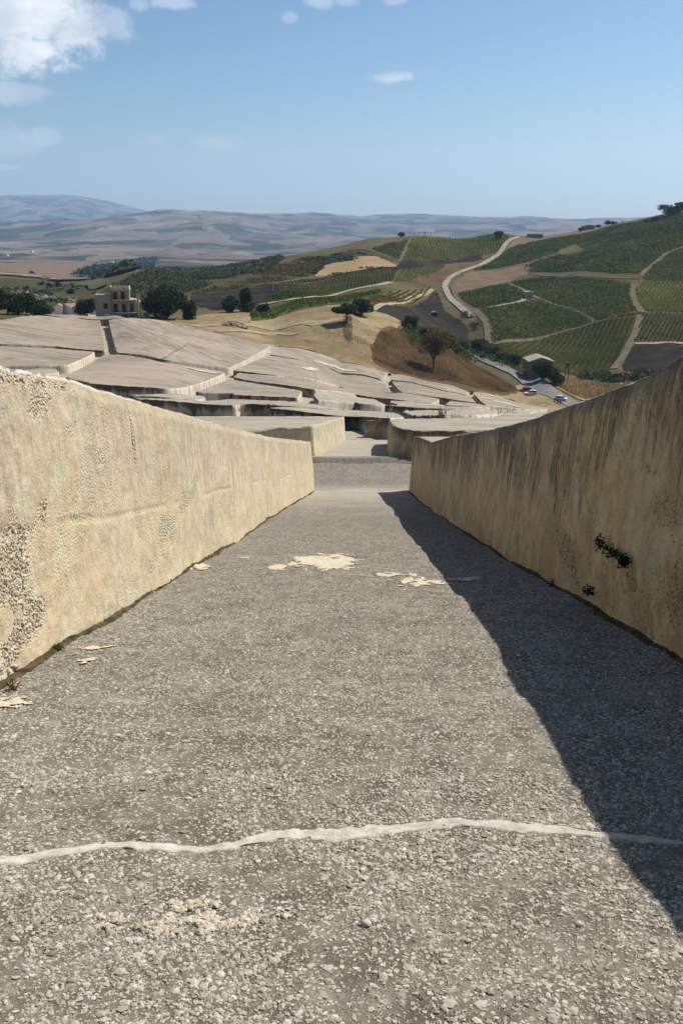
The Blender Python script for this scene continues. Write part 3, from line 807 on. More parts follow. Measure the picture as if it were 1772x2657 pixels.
# mortar seam across the path
def floor_pt(px, py): return cast(px, py, 0.0)
mp = [(-60,2252),(0,2240),(100,2225),(260,2193),(420,2196),(520,2192),(600,2188),(700,2165),(760,2152),(850,2158),(930,2158),(1000,2148),(1100,2138),(1200,2133),(1350,2148),(1500,2156),(1580,2166),(1700,2174),(1840,2192)]
mw = [20,24,28,26,24,24,26,36,46,40,32,30,26,26,28,26,22,20,18]
def mortar():
    P = np.array([floor_pt(*p) for p in mp]); s = np.r_[0, np.cumsum(np.hypot(*np.diff(P, axis=0).T))]
    q = np.arange(0, s[-1], .012); x = np.interp(q, s, P[:,0]); y = np.interp(q, s, P[:,1])
    # a width in the photo is a depth on the floor at that distance
    wd = np.interp(q, s, np.array(mw)*.0029*(P[:,1]/2.4)**2)
    rows = []
    for j, t in enumerate(np.linspace(-1, 1, 9)):
        e = 1 + .34*fbm(q*11, q*0+j//5*3.3, s=31, o=5, g=.65)*(abs(t) > .7) + .16*fbm(q*2.2, q*0+9, s=33, o=2)
        yy = y + t*wd*.5*e; zz = floor_z(x, yy) + .0045*(1-t*t)**.4 + .004*fbm(x*18, yy*18, s=35, o=3) - (.012 if abs(t) == 1 else 0)
        rows.append(np.c_[x, yy, zz])
    return newmesh('mortar_strip', np.concatenate(rows), gridfaces(9, len(q)), M['mortar'], FLOOR)
mortar()
def splash(px, py, wpx, hpx, seed, thr=.0, ragged=.9, lump=.004):
    cx, cy = floor_pt(px, py); a = floor_pt(px-wpx/2, py); b = floor_pt(px, py-hpx/2); c = floor_pt(px, py+hpx/2)
    rx = abs(cx-a[0]); ry = max(.05, (b[1]-c[1])/2)
    st = max(.010, min(rx, ry)/60)
    X, Y = np.meshgrid(np.arange(-1.35*rx, 1.35*rx, st), np.arange(-1.35*ry, 1.35*ry, st))
    r = 1 - np.hypot(X/rx, Y/ry) + .30*fbm(X*8, Y*9, s=seed+9, o=5, g=.75) + ragged*.5*fbm((X+seed*7)/(.45*rx), (Y+seed*3)/(.45*ry), s=seed, o=5, g=.62)
    m = r > thr; nr, nc = X.shape
    z = floor_z(X+cx, Y+cy) + .004 + lump*np.clip(r*3, 0, 1) + lump*.8*fbm(X*22, Y*22, s=seed+4, o=3)
    F = gridfaces(nr, nc); ok = m.ravel()[F].all(1); F = F[ok]
    if len(F) == 0: return
    u, inv = np.unique(F.ravel(), return_inverse=True)
    V = np.stack([X+cx, Y+cy, z], -1).reshape(-1, 3)[u]
    newmesh('cement_splash', V, inv.reshape(F.shape), M['splash'], FLOOR)
for a in [(850,1455,185,38,1,0,.45),(715,1472,58,12,2),(1010,1492,130,9,4,.15),(1095,1508,120,20,5,.1),(1210,1502,120,12,6,.25),(520,1472,90,14,7,.2),
          (240,1690,100,30,11,.35,1.2),(225,1722,80,20,12,.4,1.2),(40,1825,110,24,13,.1),(640,1448,40,6,14,.2)]:
    splash(*a)
def gravel():
    rng = np.random.default_rng(5)
    out = []
    for (y0, y1, dens, r0) in ((1.25, 2.0, 6500, .0058), (1.25, 2.0, 12000, .0033), (2.0, 3.0, 5000, .0062), (2.0, 3.0, 6000, .0036), (3.0, 4.6, 3000, .0066), (4.6, 7.0, 1700, .0072), (7.0, 10.5, 750, .0082), (10.5, 14, 260, .009)):
        xl, xr = -.44*y1-.35, .44*y1+.35; xl = max(xl, -2.2); xr = min(xr, 2.3)
        n = int(dens*(xr-xl)*(y1-y0)); x = rng.uniform(xl, xr, n); y = rng.uniform(y0, y1, n)
        k = fbm(x*2.2, y*2.2, s=41, o=3) + rng.normal(0, .5, n) > -.45
        x, y = x[k], y[k]; out.append(np.c_[x, y, r0*np.exp(rng.normal(0, .42, len(x)))])
    A = np.concatenate(out); R = np.clip(A[:,2]*.86, .0022, .0135)
    C = np.c_[A[:,0], A[:,1], floor_z(A[:,0], A[:,1]) - R*np.where(A[:,1] < 3, -.08, .12)]
    # keep the seam clean
    P = np.array([floor_pt(*p) for p in mp]); yy = np.interp(A[:,0], P[:,0], P[:,1]); wd = np.interp(A[:,0], P[:,0], np.array(mw)*.0029*(P[:,1]/2.4)**2)
    ok = np.abs(A[:,1]-yy) > wd*.5
    stones('pebble_aggregate', C[ok], R[ok], M['stone'], FLOOR, rng, .5)
    cx, cy = floor_pt(505, 2385); n = 5200; x = cx + rng.normal(0, .115, n); y = cy + rng.normal(0, .045, n)
    k = fbm(x*14, y*22, s=44, o=4) > np.hypot((x-cx)/.17, (y-cy)/.07)*.5-.22; x, y = x[k], y[k]
    R = np.clip(.0052*np.exp(rng.normal(0, .35, len(x))), .003, .012)
    stones('cement_coated_pebbles', np.c_[x, y, floor_z(x, y)+R*.5], R, M['cream_stone'], FLOOR, rng)
gravel()
# ------------------------------------------------------------------ concrete blocks
def densify(P, res):
    out = []
    n = len(P)
    for i in range(n):
        a, b = P[i], P[(i+1)%n]; L = np.hypot(*(b-a)); s = 0.0
        while s < L-1e-6:
            p = a+(b-a)*s/L; out.append(p); s += min(res(p), max(L-s, 1e-3)) if L-s > res(p)*.5 else L
    return np.array(out)
def roundc(P, r):
    Q = []
    n = len(P)
    for i in range(n):
        p, a, b = P[i], P[i-1], P[(i+1)%n]
        da, db = a-p, b-p; la, lb = np.hypot(*da), np.hypot(*db)
        k = min(r, .35*la, .35*lb)
        for t in (0, .33, .67, 1):
            q0 = p+da/la*k; q1 = p+db/lb*k
            Q.append((1-t)**2*q0 + 2*t*(1-t)*p + t*t*q1)
    return np.array(Q)
def block(P, label, topz, res, rows, mat_side, mat_top, disp=None, r=.35, batter=.05, basez=None, nring=9, group=None, crumble=.02, parts=None, inset=.05):
    P = roundc(ccw(np.asarray(P, float)), r)
    Rg = densify(P, res); n = len(Rg)
    nxt, prv = np.roll(Rg, -1, 0), np.roll(Rg, 1, 0); t = nxt-prv; t /= np.hypot(t[:,0], t[:,1])[:,None]+1e-9
    for _ in range(3): t = (np.roll(t, 1, 0)+t*2+np.roll(t, -1, 0))/4
    t /= np.hypot(t[:,0], t[:,1])[:,None]+1e-9
    nx, ny = t[:,1], -t[:,0]                                     # outward for ccw
    zt = topz(Rg[:,0], Rg[:,1]); zt = zt + crumble*fbm(Rg[:,0]*2.5, Rg[:,1]*2.5, s=51, o=4)
    zb = (basez or ground)(Rg[:,0], Rg[:,1]) - .15
    T = np.linspace(0, 1, rows)
    X = np.empty((rows, n)); Y = np.empty((rows, n)); Z = np.empty((rows, n)); PB = np.zeros((rows, n))
    for i, tt in enumerate(T):
        z = zb + (zt-zb)*tt
        off = -batter*tt
        if disp is not None:
            dd, pb = disp(Rg[:,0], Rg[:,1], z, tt); off = off + dd; PB[i] = pb
        edge = sstep(.95, 1.0, tt)
        off = off - edge*(.02+crumble*1.2*np.abs(fbm(Rg[:,0]*4, Rg[:,1]*4, z*4, s=52, o=3)))
        X[i] = Rg[:,0]+nx*off; Y[i] = Rg[:,1]+ny*off; Z[i] = z
    # top: rings drawn in towards the middle
    top = []; c = Rg.mean(0)
    e0 = np.c_[X[-1], Y[-1]]
    for q in np.r_[1-inset/6, 1-np.linspace(inset, .985, nring)]:
        p = c + (e0-c)*q
        zz = topz(p[:,0], p[:,1]) + crumble*.6*fbm(p[:,0]*1.5, p[:,1]*1.5, s=53, o=3)
        if q > 1-inset/5: zz = np.maximum(zz, zt) + .012
        top.append(np.c_[p, zz])
    V = np.concatenate([np.stack([X, Y, Z], -1).reshape(-1, 3)] + top)
    nr = rows+len(top)
    F = gridfaces(nr, n, True)
    cap = np.arange((nr-1)*n, nr*n)
    V = np.vstack([V, [[c[0], c[1], float(topz(c[0:1], c[1:2])[0])]]])
    tri = np.stack([cap, np.roll(cap, -1), np.full(n, len(V)-1), np.full(n, len(V)-1)], -1)
    me_att = {'tt': np.r_[np.repeat(T, n), np.ones(len(top)*n+1)], 'pb': np.r_[PB.ravel(), np.zeros(len(top)*n+1)]}
    Fl = np.vstack([F, tri[:, [0, 1, 2, 2]]])
    o = _blockmesh(V, F, tri[:, :3], mat_side, mat_top, me_att, rows*n - n)
    tag(o, label, 'concrete block', group or 'concrete blocks of the field')
    return o
def _blockmesh(V, F, T3, ms, mt, attrs, nside):
    org = np.array([V[:,0].mean(), V[:,1].mean(), V[:,2].min()])
    me = bpy.data.meshes.new('concrete_block')
    W = (V-org).astype(np.float32)
    me.vertices.add(len(W)); me.vertices.foreach_set('co', W.ravel())
    nq, n3 = len(F), len(T3)
    me.loops.add(nq*4+n3*3); me.loops.foreach_set('vertex_index', np.r_[F.ravel(), T3.ravel()].astype(np.int32))
    me.polygons.add(nq+n3); me.polygons.foreach_set('loop_start', np.r_[np.arange(nq)*4, nq*4+np.arange(n3)*3].astype(np.int32))
    me.update(calc_edges=True)
    me.materials.append(ms); me.materials.append(mt)
    mi = np.zeros(nq+n3, np.int32); mi[nside:] = 1
    me.polygons.foreach_set('material_index', mi)
    me.polygons.foreach_set('use_smooth', np.ones(nq+n3, bool))
    for k, a in attrs.items():
        at = me.attributes.new(k, 'FLOAT', 'POINT'); at.data.foreach_set('value', np.asarray(a, np.float32))
    try: me.set_sharp_from_angle(angle=math.radians(48))
    except Exception: pass
    o = bpy.data.objects.new('concrete_block', me); col.objects.link(o); o.location = org
    return o

# ---- the two long blocks beside the path --------------------------------------------
LB = world_poly([(0,1790),(150,1692),(300,1596),(450,1503),(620,1400),(700,1345),(780,1296),(817,1269)])
RB = world_poly([(1772,1715),(1640,1636),(1460,1530),(1300,1452),(1200,1380),(1100,1306),(1058,1270)])
RB[:,0] = np.polyval(np.polyfit(RB[:,1], RB[:,0], 2), RB[:,1])
LT = [(5,938),(108,970),(233,995),(369,1038),(488,1073),(623,1111),(721,1136),(808,1146)]
RT = [(1772,932),(1679,972),(1581,1001),(1492,1038),(1418,1063),(1345,1092),(1246,1117),(1162,1131),(1106,1148),(1076,1134)]
def top_profile(base, top):
    ys = np.linspace(base[0,1], base[-1,1], 60); xs = np.interp(ys, base[:,1], base[:,0])
    tp = np.array(sorted(top)); out = []
    for x, y in zip(xs, ys):
        lo, hi = -25.0, 25.0
        for _ in range(50):
            z = (lo+hi)/2; px, py = project(x, y, z)
            if py > np.interp(px, tp[:,0], tp[:,1]): lo = z
            else: hi = z
        out.append(z)
    return ys, np.array(out)
ly, lz = top_profile(LB, LT); ry_, rz_ = top_profile(RB, RT)
def extend(base):
    a, b = base[0], base[1]; d = (a-b)/np.hypot(*(a-b)); k = (a[1]+7.0)/-d[1]
    return np.vstack([[a+d*k], base])
LBx, RBx = extend(LB), extend(RB)
def ztop_l(x, y):
    y = np.asarray(y, float); z = np.interp(y, ly, lz) + np.where(y < ly[0], (ly[0]-y)*.25, 0)
    return z
def ztop_r(x, y):
    y = np.asarray(y, float); return np.interp(y, ry_, rz_) + np.where(y < ry_[0], (ry_[0]-y)*.25, 0) + .30*sstep(6.6, 3.4, y)

def wall_hit(px, py, base, zt):
    """point on a near wall's face seen at a photo pixel"""
    rx, ry, rz = ray(px, py)
    for i in range(len(base)-1):
        a, b = base[i], base[i+1]; d = b-a
        den = rx*d[1]-ry*d[0]
        if abs(den) < 1e-9: continue
        s = (a[0]*d[1]-a[1]*d[0])/den; q = np.array([rx*s, ry*s]); k = np.dot(q-a, d)/np.dot(d, d)
        if s > 0 and -.001 <= k <= 1.001:
            n = np.array([d[1], -d[0]])/np.hypot(*d)
            if n[0]*-np.sign(a[0]) < 0: n = -n
            return np.array([q[0], q[1], CAMZ+rz*s]), np.array([n[0], n[1], 0.])
    return None
PATCH = {-1: [(130,1060,40,34),(205,1112,50,34),(285,1172,34,30),(20,1520,120,150),(80,1400,70,50),(470,1335,70,36),(555,1345,24,46),(80,1640,90,50)],
         1: [(1460,1425,55,40),(1745,1540,60,150),(1650,1212,20,40),(1700,1330,60,50),(1610,1490,80,36)]}
def _patches(side):
    base = LBx if side < 0 else RBx; out = []
    for px, py, w, h in PATCH[side]:
        a, b, c = [wall_hit(q, r, base, None) for q, r in ((px, py), (px-w, py), (px+w, py))]
        if a is None: continue
        ys = [q[0][1] for q in (b, c) if q is not None]
        out.append((a[0][1], a[0][2], max(abs(q-a[0][1]) for q in ys)*.9, h*a[0][1]/FPX*1.05))
    return out
def near_disp(side):
    PT = _patches(side)
    joints_l = [(4.15, 0, 1, .030), (7.4, .72, 1.0, .022), (12.5, .45, .8, .008), (17.0, 0, 1, .010), (24, 0, 1, .010)]
    joints_r = [(4.7, 0, 1, .012), (7.9, .2, 1, .012), (12.0, .3, .85, .022), (18.5, 0, 1, .012), (25, 0, 1, .012)]
    js = joints_l if side < 0 else joints_r
    def f(x, y, z, tt):
        o = (.024 if side < 0 else .024*(1-sstep(.6, .95, tt)*.8))*fbm(x*.7, y*.7, z*1.1, s=61, o=3)
        fade = np.clip(1.2-y/26, .1, 1)
        # wide patches where the cement skin has come away and the pebbles stand bare
        m = np.full(np.shape(x), -1.0)
        for cy, cz, ry, rz in PT: m = np.maximum(m, 1-np.hypot((y-cy)/ry, (z-cz)/rz))
        m = m + .75*fbm(x*2.1+5, y*2.1, z*2.6, s=62+int(side), o=5, g=.66) + .22*vnoise(x*11, y*11, z*11, s=74)
        pb = .16*sstep(-.25, .5, fbm(x*1.3+3, y*1.3, z*1.6, s=76, o=3)); pb = pb + (1-pb)*(.85 if side < 0 else 1)*sstep(-.05, .85, m)
        if side < 0: pb = np.maximum(pb, sstep(.93, .99, tt)*sstep(8, 5, y)*.8*sstep(-.1, .4, fbm(x*1.5, y*1.5, s=75, o=3)))
        c = vnoise(x*44, y*44, z*44, s=63)*.5+vnoise(x*75, y*75, z*75, s=64)*.35
        o = o + pb*(-.009 + .012*c)*fade + (1-pb)*.0035*c*fade + .005*fbm(x*9, y*9, z*9, s=65, o=3)
        # seam between two lifts of formwork
        seam = np.abs(tt - (.50+.02*vnoise(x*.6, y*.6, s=66)))
        o = o - .010*sstep(.016, .0, seam)*sstep(-.1, .35, fbm(x*1.1, y*1.1, s=67, o=2))
        for yy, t0, t1, dp in js:
            w = np.abs(y - (yy + .03*vnoise(z*5+yy, z*0, s=68)))
            g = sstep(.040, .006, w)*(t0-.02 <= tt <= t1+.02)*(.35+.65*sstep(-.4, .2, fbm(z*3+yy, z*0, s=69, o=2)))
            o = o - dp*g; pb = np.maximum(pb, np.where(g > .3, 1+g*min(1, dp*45), 0))
        # ragged foot of cement squeezed from under the boards
        o = o + sstep(.05, 0, tt)*(.015+.03*np.abs(fbm(x*3, y*3, s=70, o=3)))
        return o, pb
    return f
def res_near(p):
    d = math.hypot(p[0], p[1])
    if p[1] < 2.5 or abs(p[0]) > 3.2: return .35
    return max(.014, min(.16, .0055*d))
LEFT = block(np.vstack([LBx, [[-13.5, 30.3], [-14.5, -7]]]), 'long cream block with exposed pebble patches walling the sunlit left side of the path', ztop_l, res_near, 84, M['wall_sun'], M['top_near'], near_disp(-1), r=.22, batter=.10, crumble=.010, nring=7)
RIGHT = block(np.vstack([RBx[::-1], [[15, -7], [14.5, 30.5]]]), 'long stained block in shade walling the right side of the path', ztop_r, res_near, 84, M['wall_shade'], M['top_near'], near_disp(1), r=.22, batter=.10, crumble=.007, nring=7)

def wall_stones(base, zt, side, parent, n, yr, seed):
    rng = np.random.default_rng(seed)
    ys = yr[0]*(yr[1]/yr[0])**rng.uniform(0, 1, n); xs = np.interp(ys, base[:,1], base[:,0])
    tt = rng.uniform(.01, .985, n); zb = ground(xs, ys); z = zb + (zt(xs, ys)-zb)*tt
    f = near_disp(side)
    o = np.empty(n); pb = np.empty(n)
    for i in range(0, n): pass
    # same relief as the face itself, evaluated point by point in slices of height
    for k in range(60):
        m = (tt >= k/60) & (tt < (k+1)/60)
        if m.any(): o[m], pb[m] = f(xs[m], ys[m], z[m], (k+.5)/60)
    pb = np.where(pb > 1, 0, pb); keep = pb > rng.uniform(.2, 1.1, n)
    i = np.searchsorted(base[:,1], ys).clip(1, len(base)-1); d = base[i]-base[i-1]; nn = np.stack([d[:,1], -d[:,0]], -1)/np.hypot(d[:,0], d[:,1])[:,None]
    nn *= np.where(nn[:,0]*-side > 0, 1, -1)[:,None]
    off = o - .10*tt
    C = np.c_[xs+nn[:,0]*off, ys+nn[:,1]*off, z][keep]; N = np.c_[nn, np.zeros(n)][keep]
    R = np.clip(.0078*np.exp(rng.normal(0, .4, keep.sum())), .004, .02)
    C = C - (N*R[:,None]*.45) - np.array(parent.location)
    stones('bare_pebbles', C, R, M['wstone' if side < 0 else 'shade_stone'], parent, rng, .8, N, np.clip(rng.normal(.72 if side < 0 else .42, .16, len(C)), 0, 1))
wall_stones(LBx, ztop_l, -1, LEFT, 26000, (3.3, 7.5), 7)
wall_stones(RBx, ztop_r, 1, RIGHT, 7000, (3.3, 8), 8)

# ---- blocks past the first crossing ---------------------------------------------------
def lin_top(pts):
    """top height interpolated along the distance ahead from (pixel x, y, metres ahead) readings"""
    ys, zs = [], []
    for px, py, d in pts:
        rx, ry, rz = ray(px, py); ys.append(ry*d); zs.append(CAMZ+rz*d)
    return lambda x, y: np.interp(np.asarray(y, float), ys, zs)
def mid_disp(x, y, z, tt):
    o = .03*fbm(x*.5, y*.5, z*.9, s=71, o=3) + .010*fbm(x*3.5, y*3.5, z*2, s=72, o=3)
    return o, sstep(.35, .6, fbm(x*.8, y*.8, z, s=73, o=3))*.5
res_mid = lambda p: max(.10, .004*math.hypot(p[0], p[1]))
a = cast(818,1189); b = cast(860,1164); c = cast(897,1143)
L2T = lin_top([(805,1108,a[1]), (850,1093,(a[1]+b[1])/2+4), (894,1082,c[1]), (740,1080,64)])
block(np.array([a, b, c, [-3, c[1]+3], [-22, c[1]+2], [-34, 46], [-24, 35.6], [-10, 35.4]]), 'second block on the left, its sunlit end wall streaked white above the path', L2T, res_mid, 26, M['wall_sun'], M['top_near'], mid_disp, r=.28, batter=.08, crumble=.05, nring=14)
a = cast(1015,1194); b = cast(1006,1174); c = cast(1004,1164); e = cast(1066,1199)
R2T = lin_top([(1040,1108,a[1]), (1000,1092,c[1]), (1250,1084,62)])
block(np.array([a, e, [9, 35.9], [30, 36.5], [30, 62], [12, 63], [c[0]+.4, c[1]+6], c, b]), 'second block on the right, cream corner standing in front of the low step', R2T, res_mid, 26, M['wall_shade'], M['top_near'], mid_disp, r=.25, batter=.08, crumble=.05, nring=14)
a = cast(944,1136); e = cast(1006,1136.5)
zc = CAMZ + ray(944,1093)[2]*math.hypot(*a)
zz = lambda x, y: zc + .07*(np.asarray(x, float)-a[0]) - .215*(np.asarray(y, float)-a[1])
block(np.array([a, e, [e[0]+1.0, a[1]+.2], [e[0]+1.4, a[1]+9], [a[0]+1.5, a[1]+9]]), 'short dark streaked block end peeping out behind the second right block', zz, res_mid, 20, M['wall_shade'], M['top_near'], mid_disp, r=.3, batter=.05, crumble=.04)

FAR = [
 ('top_near', 'long low block that closes the view at the far end of the path', Z1((445,962),(560,947),(1000,962),(1568,990)) + Z2((200,808),(480,826),(550,850),(600,882),(420,898),(0,856)) + Z1((900,1000)), .02),
 ('top_near', 'sliver of pale slab left of the path end, bump of cement on its edge', Z5((130,634),(300,632),(600,650),(880,664)) + Z1((0,846),(540,868),(1200,935),(1390,985),(1250,976),(680,938),(450,912),(100,912)) + Z5((1215,710),(700,682),(150,641)), .03),
 ('top_near', 'thin pale slab wedged under the front wall of the broad left block', Z5((30,600),(440,585),(760,603),(870,608),(890,640),(800,650),(500,628),(250,612)), .02),
 ('top_mid', 'flat wedge shaped block with greenish grey top left of the far path', Z5((760,562),(1160,412)) + Z1((0,600),(450,672),(890,745),(845,835),(500,815),(0,792)) + Z5((1200,582)), .02),
 ('top_near', 'pale block with a dark stained front just right of the far path gap', Z1((1025,795),(1065,757),(1568,797)) + Z2((0,628),(230,655),(300,695),(375,726),(300,728),(175,722),(0,706)) + Z1((1568,890),(1065,853)), .02),
 ('top_mid', 'low block with a pale blunt corner and long dark front, beyond the path end', Z2((325,729),(485,735),(560,722),(960,727)) + Z3((0,775),(400,790),(640,820),(490,838),(0,833)) + Z2((1500,797),(700,758),(485,743)), .02),
 ('top_near', 'rough pale slab with dry weeds on it, directly behind the second right block', Z2((575,815),(620,800),(860,800),(1300,815)) + Z3((0,850),(500,848),(900,840),(1400,834),(1300,890),(480,915),(0,925)) + Z2((1000,866),(680,862)), .06),
 ('top_mid', 'small cream capped slab hugging the foot of the long pink fronted block', Z2((410,690),(425,675),(600,681),(960,706),(950,718),(500,722)), .02),
 ('top_far', 'pinkish tongue of concrete low on the right beside a red stained wall', Z3((20,760),(95,697),(500,742),(700,780),(690,800),(380,786)), .02),
 ('top_far', 'long narrow block with a continuous pink front wall across the middle', Z1((20,570),(90,518),(520,576),(1060,637),(1568,697)) + Z2((0,512),(460,580),(1040,651),(965,695),(600,673),(420,646),(0,596)) + Z1((1060,731),(890,706),(520,653),(200,613)), .02),
 ('top_far', 'large tilted block, hairline crack and cream patch on its top', Z1((10,487),(235,395),(480,302),(850,364),(1200,452),(1568,541)) + Z2((0,352),(325,428),(390,500),(462,572),(0,486)) + Z1((1568,668),(1060,609),(520,549),(240,511)), .02),
 ('top_far', 'uppermost long block edged with a broken cream lip along the dirt slope', Z1((475,290),(535,245),(592,199),(680,207),(1100,300)) + Z2((0,224),(200,270),(390,325),(328,405),(180,372),(0,332)) + Z1((1568,500),(1200,440),(850,350),(620,312)), .02),
 ('top_far', 'narrow upper slab below the lone shrub on the dry bank', Z2((432,415),(438,385),(482,341),(620,357),(1000,450),(1370,547),(1398,605),(1100,548),(690,442)), .02),
 ('top_far', 'smooth pale block with a curved shaded end wall below the lone shrub', Z2((440,430),(690,452),(1100,558),(1398,616),(1455,642),(1500,702),(1050,633),(580,574),(500,510)), .02),
 ('top_far', 'last right hand slab, cream stripes on its top, near the parked cars', Z3((450,590),(462,562),(700,592),(1060,702),(1568,802),(1560,822),(1200,819),(620,748),(520,660)), .02),
 ('top_left', 'broad tilted block with a rounded white right end above the left wall', C4((350,412),(366,395),(555,289),(870,331),(1195,379),(1208,388),(955,471),(900,472),(750,463),(500,447)), .02),
 ('top_left', 'block with a white rounded nose beside the pale chip on the left', C4((-110,240),(0,244),(300,257),(512,273),(490,290),(365,346),(180,348),(0,354),(-110,354)), .02),
 ('top_near', 'pale chip of slab just showing above the crumbled left wall top', C4((120,374),(215,362),(300,366),(320,378),(316,388),(150,402)), .02),
 ('top_big', 'biggest domed block in front of the ruined apartment house, faint stepped crack', C4((580,106),(690,100),(770,104),(905,121),(1180,179),(1452,240),(1225,361),(870,315),(628,281)), .02),
 ('top_left', 'domed block at the far left edge, left of the narrow open gap', C4((-110,112),(0,106),(100,90),(205,79),(400,91),(538,105),(568,267),(300,244),(0,231),(-110,227)), .02),
 ('top_far', 'thin cream slab at the very back touching the foot of the ruined house', C4((225,73),(400,74),(688,96),(640,98),(574,101),(545,102),(400,86)), .01),
]
FB = {}
far_top = lambda x, y: ground(x, y) + 1.55
for mt, lab, px, cr in FAR:
    P = world_poly(px, 1.55, 50)
    hmin = .9
    FB[lab.split()[0]+lab.split()[1]+lab.split()[2]] = block(P, lab, far_top, lambda p: max(.35, .0035*math.hypot(p[0], p[1])), 8, M[mt], M[mt], None, r=1.2, batter=.04, crumble=cr*2.2, nring=16, inset=.03)

def top_patch(b, name, px, mat):
    o = sheet(name, world_poly(px, 1.55, 50), M[mat], 1.68, 2.0, wob=.35)
    del o['kind']; o.data.transform(Matrix.Translation(o.location - b.location)); o.location = (0, 0, 0); o.parent = b
    return o
def line_px(pts, w): return [(x, y-w/2) for x, y in pts] + [(x, y+w/2) for x, y in pts[::-1]]
big = FB['biggestdomedblock']; tilt = FB['largetiltedblock,']; lip = FB['uppermostlongblock']; last = FB['lastrighthand']; left = FB['broadtiltedblock']
top_patch(big, 'crack', line_px(Z5((690,64),(640,92),(560,132),(500,170)), 1.1), 'crackdark'); top_patch(big, 'crack', line_px(Z5((490,172),(470,194),(420,214)), 1.1), 'crackdark')
top_patch(tilt, 'crack', [(a-.35, b) for a, b in Z1((1030,500),(1045,545),(1075,605))] + [(a+.35, b) for a, b in Z1((1075,605),(1045,545),(1030,500))], 'crackdark')
top_patch(tilt, 'cement_patch', Z1((880,458),(1000,452),(1100,480),(1080,494),(960,490)), 'creamtop')
top_patch(lip, 'cement_lip', Z1((1000,360),(1060,368),(1300,432),(1568,488)) + Z1((1568,503),(1300,452),(1100,398)), 'creamtop')
for q in (Z3((530,640),(700,664),(722,680),(560,656)), Z3((728,690),(980,738),(1200,800),(1180,807),(960,754),(730,706)), Z3((720,617),(900,658),(890,667),(715,626))): top_patch(last, 'cement_stripe', q, 'creamtop')
top_patch(left, 'cement_stripe', Z5((640,302),(800,328),(1010,364),(1000,376),(800,346)), 'creamtop')
# ------------------------------------------------------------------ buildings
def facade(mb, w, h, holes, y0, y1, x0=0.0, z0=0.0, axis='x'):
    """a wall slab of width w and height h with rectangular openings (x, z, width, height)"""
    xs = sorted({0, w} | {q for a in holes for q in (a[0], a[0]+a[2])}); zs = sorted({0, h} | {q for a in holes for q in (a[1], a[1]+a[3])})
    for i in range(len(xs)-1):
        # merge vertical runs
        run = None
        for j in range(len(zs)-1):
            cx, cz = (xs[i]+xs[i+1])/2, (zs[j]+zs[j+1])/2
            hole = any(a[0] < cx < a[0]+a[2] and a[1] < cz < a[1]+a[3] for a in holes)
            if not hole: run = (zs[j], zs[j+1]) if run is None else (run[0], zs[j+1])
            if (hole or j == len(zs)-2) and run is not None:
                if axis == 'x': mb.box(x0+xs[i], x0+xs[i+1], y0, y1, z0+run[0], z0+run[1])
                else: mb.box(y0, y1, x0+xs[i], x0+xs[i+1], z0+run[0], z0+run[1])
                run = None
    return mb
